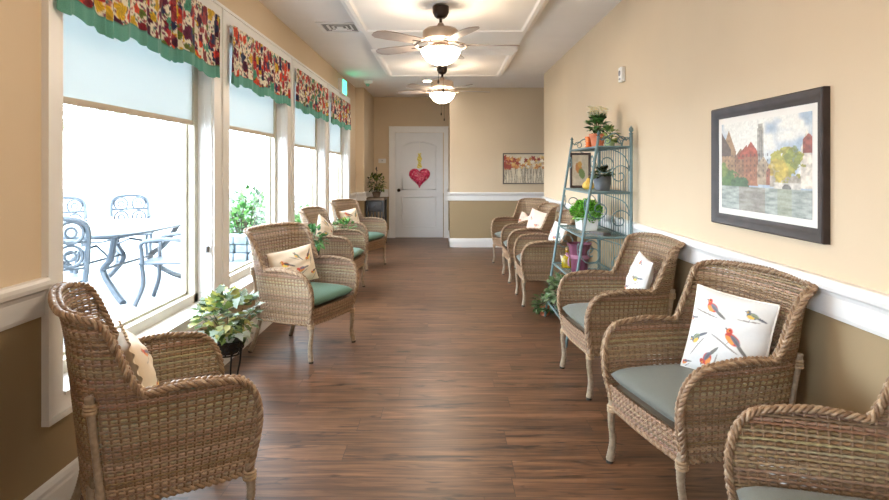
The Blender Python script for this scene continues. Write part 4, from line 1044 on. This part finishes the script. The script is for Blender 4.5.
foliage((-.03, .02, .11), (.13, .14, .14), 190, .07, .028, [srgb(95, 125, 75), srgb(130, 150, 110), srgb(70, 95, 55), srgb(170, 185, 150)], 38, lobed=True, droop=.5).build('foliage', M_leaf, o, ang=180, fix=False)
o = thing('potted_plant', 'low trailing ivy on the floor at the far front foot of the shelf', 'potted plant', (.93, 5.56, 0))
pot('pot', o, [(.04, 0), (.055, .07), (.058, .08), (.05, .08), (1e-4, .07)], M_terra)
foliage((0, 0, .10), (.10, .09, .09), 120, .06, .025, [srgb(95, 125, 75), srgb(120, 145, 105), srgb(60, 85, 50)], 39, lobed=True, droop=.4).build('foliage', M_leaf, o, ang=180, fix=False)

# ------------------------------------------------------------------ patio outside
M_conc = mat('pale_concrete', (.30, .325, .345), .8, noise=.05, nscale=2)
structure(MB().box(-26, -1.72, -12, 40, -.10, -.04).build('patio_ground', M_conc, smooth=False))
M_alu = mat('cast_aluminium', (.06, .078, .098), .45, .3)
def pt_table():
    r = thing('patio_table', 'oval cast-metal patio table outside the nearest window', 'table', (-3.80, 6.9, -.04), R(0))
    mb = MB(); ol = []
    A_, B_ = .62, 1.0
    for k in range(32):
        a = 2 * PI * k / 32; ol.append((A_ * abs(math.cos(a)) ** .6 * (1 if math.cos(a) > 0 else -1), B_ * abs(math.sin(a)) ** .6 * (1 if math.sin(a) > 0 else -1)))
    mb.prism(ol, 'z', .715, .735); mb.build('tabletop', M_alu, r, smooth=False)
    MB().tube([(x, y, .715) for x, y in ol], .018, 6, closed=True).build('table_edge', M_alu, r)
    for sx in (-1, 1):
        for sy in (-1, 1):
            MB().tube(smooth_path([(sx * .42, sy * .75, .71), (sx * .30, sy * .62, .45), (sx * .16, sy * .50, .30), (sx * .35, sy * .62, .10), (sx * .50, sy * .74, .014)], 6), .034, 8).build('leg', M_alu, r)
    mb = MB()
    for sy in (-1, 1): mb.tube([(-.30, sy * .62, .45), (0, sy * .35, .55), (.30, sy * .62, .45)], .014, 6); mb.tube([(sy * .2, -.55, .33), (sy * .2, .55, .33)], .014, 6)
    for k in range(6): mb.tube([(-.5, -.75 + k * .3, .69), (-.2, -.6 + k * .3, .62), (.2, -.6 + k * .3, .62), (.5, -.75 + k * .3, .69)], .010, 5)
    mb.build('lattice_apron', M_alu, r)
    return r
pt_table()
def pt_chair():
    r = thing('patio_chair', 'x', 'chair', (0, 0, -.04), 0, 'cast-metal patio chairs outside the window')
    MB().rbox(-.24, .24, -.24, .24, .42, .445, .01).build('seat', M_alu, r)
    bk = MB(); bk.tube(smooth_path([(-.235, -.24, .43), (-.25, -.28, .70), (-.22, -.33, .93), (0, -.345, .985), (.22, -.33, .93), (.25, -.28, .70), (.235, -.24, .43)], 6), .023, 7)
    bk.tube([(-.25, -.30, .78), (.25, -.30, .78)], .016, 6); bk.tube([(-.24, -.26, .55), (.24, -.26, .55)], .011, 6)
    for s_ in (-1, 1):
        for c_, z_ in ((.12, .66), (.12, .86)):
            bk.tube([(s_ * c_ + .09 * math.cos(a), -.24 - (z_ - .43) * .18, z_ + .09 * math.sin(a)) for a in [2 * PI * k / 18 for k in range(18)]], .014, 5, closed=True)
            bk.tube([(s_ * c_ + .04 * math.cos(a), -.24 - (z_ - .43) * .18, z_ + .04 * math.sin(a)) for a in [2 * PI * k / 14 for k in range(14)]], .012, 5, closed=True)
    for k in range(5): x = -.16 + k * .08; bk.tube([(x, -.25, .55), (x * .6, -.255, .60), (x, -.27, .66)], .008, 5)
    bk.build('backrest', M_alu, r)
    for s_ in (-1, 1):
        MB().tube(smooth_path([(s_ * .25, -.27, .66), (s_ * .28, -.05, .68), (s_ * .27, .18, .65), (s_ * .24, .20, .55), (s_ * .235, .20, .44)], 6), .021, 7).build('arm', M_alu, r)
        for sy in (-1, 1): MB().tube(smooth_path([(s_ * .22, sy * .21, .42), (s_ * .21, sy * .20, .22), (s_ * .24, sy * .27, .012)], 6), .023, 7).build('leg', M_alu, r)
    return r
pc = pt_chair()
spots = [(-3.40, 5.15, 40, 'patio chair at the near end of the oval table, nearest the camera'), (-2.87, 6.3, 95, 'patio chair between the oval table and the window frame'),
         (-5.15, 8.15, -146, 'patio chair outside on the far side of the oval table, left one of two'), (-4.6, 8.85, -146, 'patio chair outside on the far side of the oval table, right one of two')]
for i, (x, y, a, lb) in enumerate(spots):
    if i == 0: pc.location = (x, y, -.04); pc.rotation_euler = (0, 0, R(a)); pc['label'] = lb
    else: dup(pc, (x, y, -.04), R(a), lb)
M_stone = mat('bluish_stone', (.20, .24, .27), .9, noise=.3, nscale=6, bump=.4, bscale=20)
M_wood = mat('weathered_fence', (.22, .22, .23), .8, noise=.2, nscale=4)
fb = MB()
for k in range(5): fb.box(-5.0, -2.6, 13.0, 13.06, .0 + k * .16, .13 + k * .16)
structure(fb.build('patio_fence', M_wood, smooth=False))
lw = MB()
for k in range(5):
    for j in range(3): lw.rbox(-3.55 + .20 * k + .02 * ((k + j) % 2), -3.36 + .20 * k, 8.95 + .02 * (j % 2), 9.30, -.04 + j * .13, .085 + j * .13, .02)
tag(lw.build('stone_planter', M_stone), 'low blue-grey stone block wall outside, seen low through the second window', 'planter wall')
def shrub(x, y, z, rad, n, seed, label, L_=.12, cols=G2):
    r = thing('shrub', label, 'shrub', (x, y, z), 0); foliage((0, 0, rad[2]), rad, n, L_, L_ * .35, cols, seed, inner=.3).build('foliage', M_leaf, r, ang=180, fix=False)
    stems((0, 0, rad[2]), 0, rad, 16, seed, .012, srgb(80, 65, 50)).build('stems', M_leaf, r)
shrub(-3.3, 9.85, -.04, (.34, .35, .40), 420, 51, 'green shrub behind the stone block wall outside, nearer the table')
shrub(-2.45, 10.35, -.04, (.38, .4, .38), 420, 52, 'green shrub behind the stone block wall outside, farther from the table')
shrub(-3.9, 12.0, -.04, (.5, .45, .5), 420, 53, 'taller green shrub in front of the slatted patio fence')
def tree(x, y, h_, rad, seed, label):
    r = thing('tree', label, 'tree', (x, y, -.05))
    MB().tube(smooth_path([(0, 0, 0), (.08, .03, h_ * .4), (-.05, .05, h_ * .8), (.05, 0, h_ * 1.1)], 6), [.17 - .11 * i / 18 for i in range(19)], 10, col=srgb(130, 125, 120)).build('trunk', M_leaf2, r)
    foliage((0, 0, h_ + rad[2] * .4), rad, 450, .30, .10, [srgb(125, 145, 105), srgb(150, 165, 130)], seed, inner=.25).build('crown', M_leaf, r, ang=180, fix=False)
M_leaf2 = attrmat('bark', .9, 12, .3)
tree(-9.0, 15.8, 2.9, (2.2, 2.2, 1.4), 61, 'pale tree standing beyond the patio table outside the nearest window')

# ------------------------------------------------------------------ light, camera, world
W = bpy.data.worlds.new('sky'); bpy.context.scene.world = W; W.use_nodes = True
bg = W.node_tree.nodes['Background']; bg.inputs[0].default_value = (.84, .93, 1.0, 1); bg.inputs[1].default_value = 13.5
sc = bpy.context.scene
cam = bpy.data.cameras.new('camera'); co = bpy.data.objects.new('camera', cam); C.objects.link(co)
co.location = (0, 0, 1.36); co.rotation_euler = (R(90), 0, 0); cam.sensor_width = 36; cam.lens = 600 / 889 * 36; cam.shift_y = -82 / 889; cam.clip_start = .05; cam.clip_end = 200
sc.camera = co
sc.view_settings.view_transform = 'Standard'; sc.view_settings.look = 'None'; sc.view_settings.gamma = 1; sc.view_settings.use_curve_mapping = False
sc.view_settings.exposure = 0.45
cy = sc.cycles
cy.use_denoising = True
try: cy.denoiser = 'OPENIMAGEDENOISE'
except Exception: pass
cy.max_bounces = 10; cy.diffuse_bounces = 5; cy.transparent_max_bounces = 12; cy.sample_clamp_indirect = 10
cy.caustics_reflective = False; cy.caustics_refractive = False
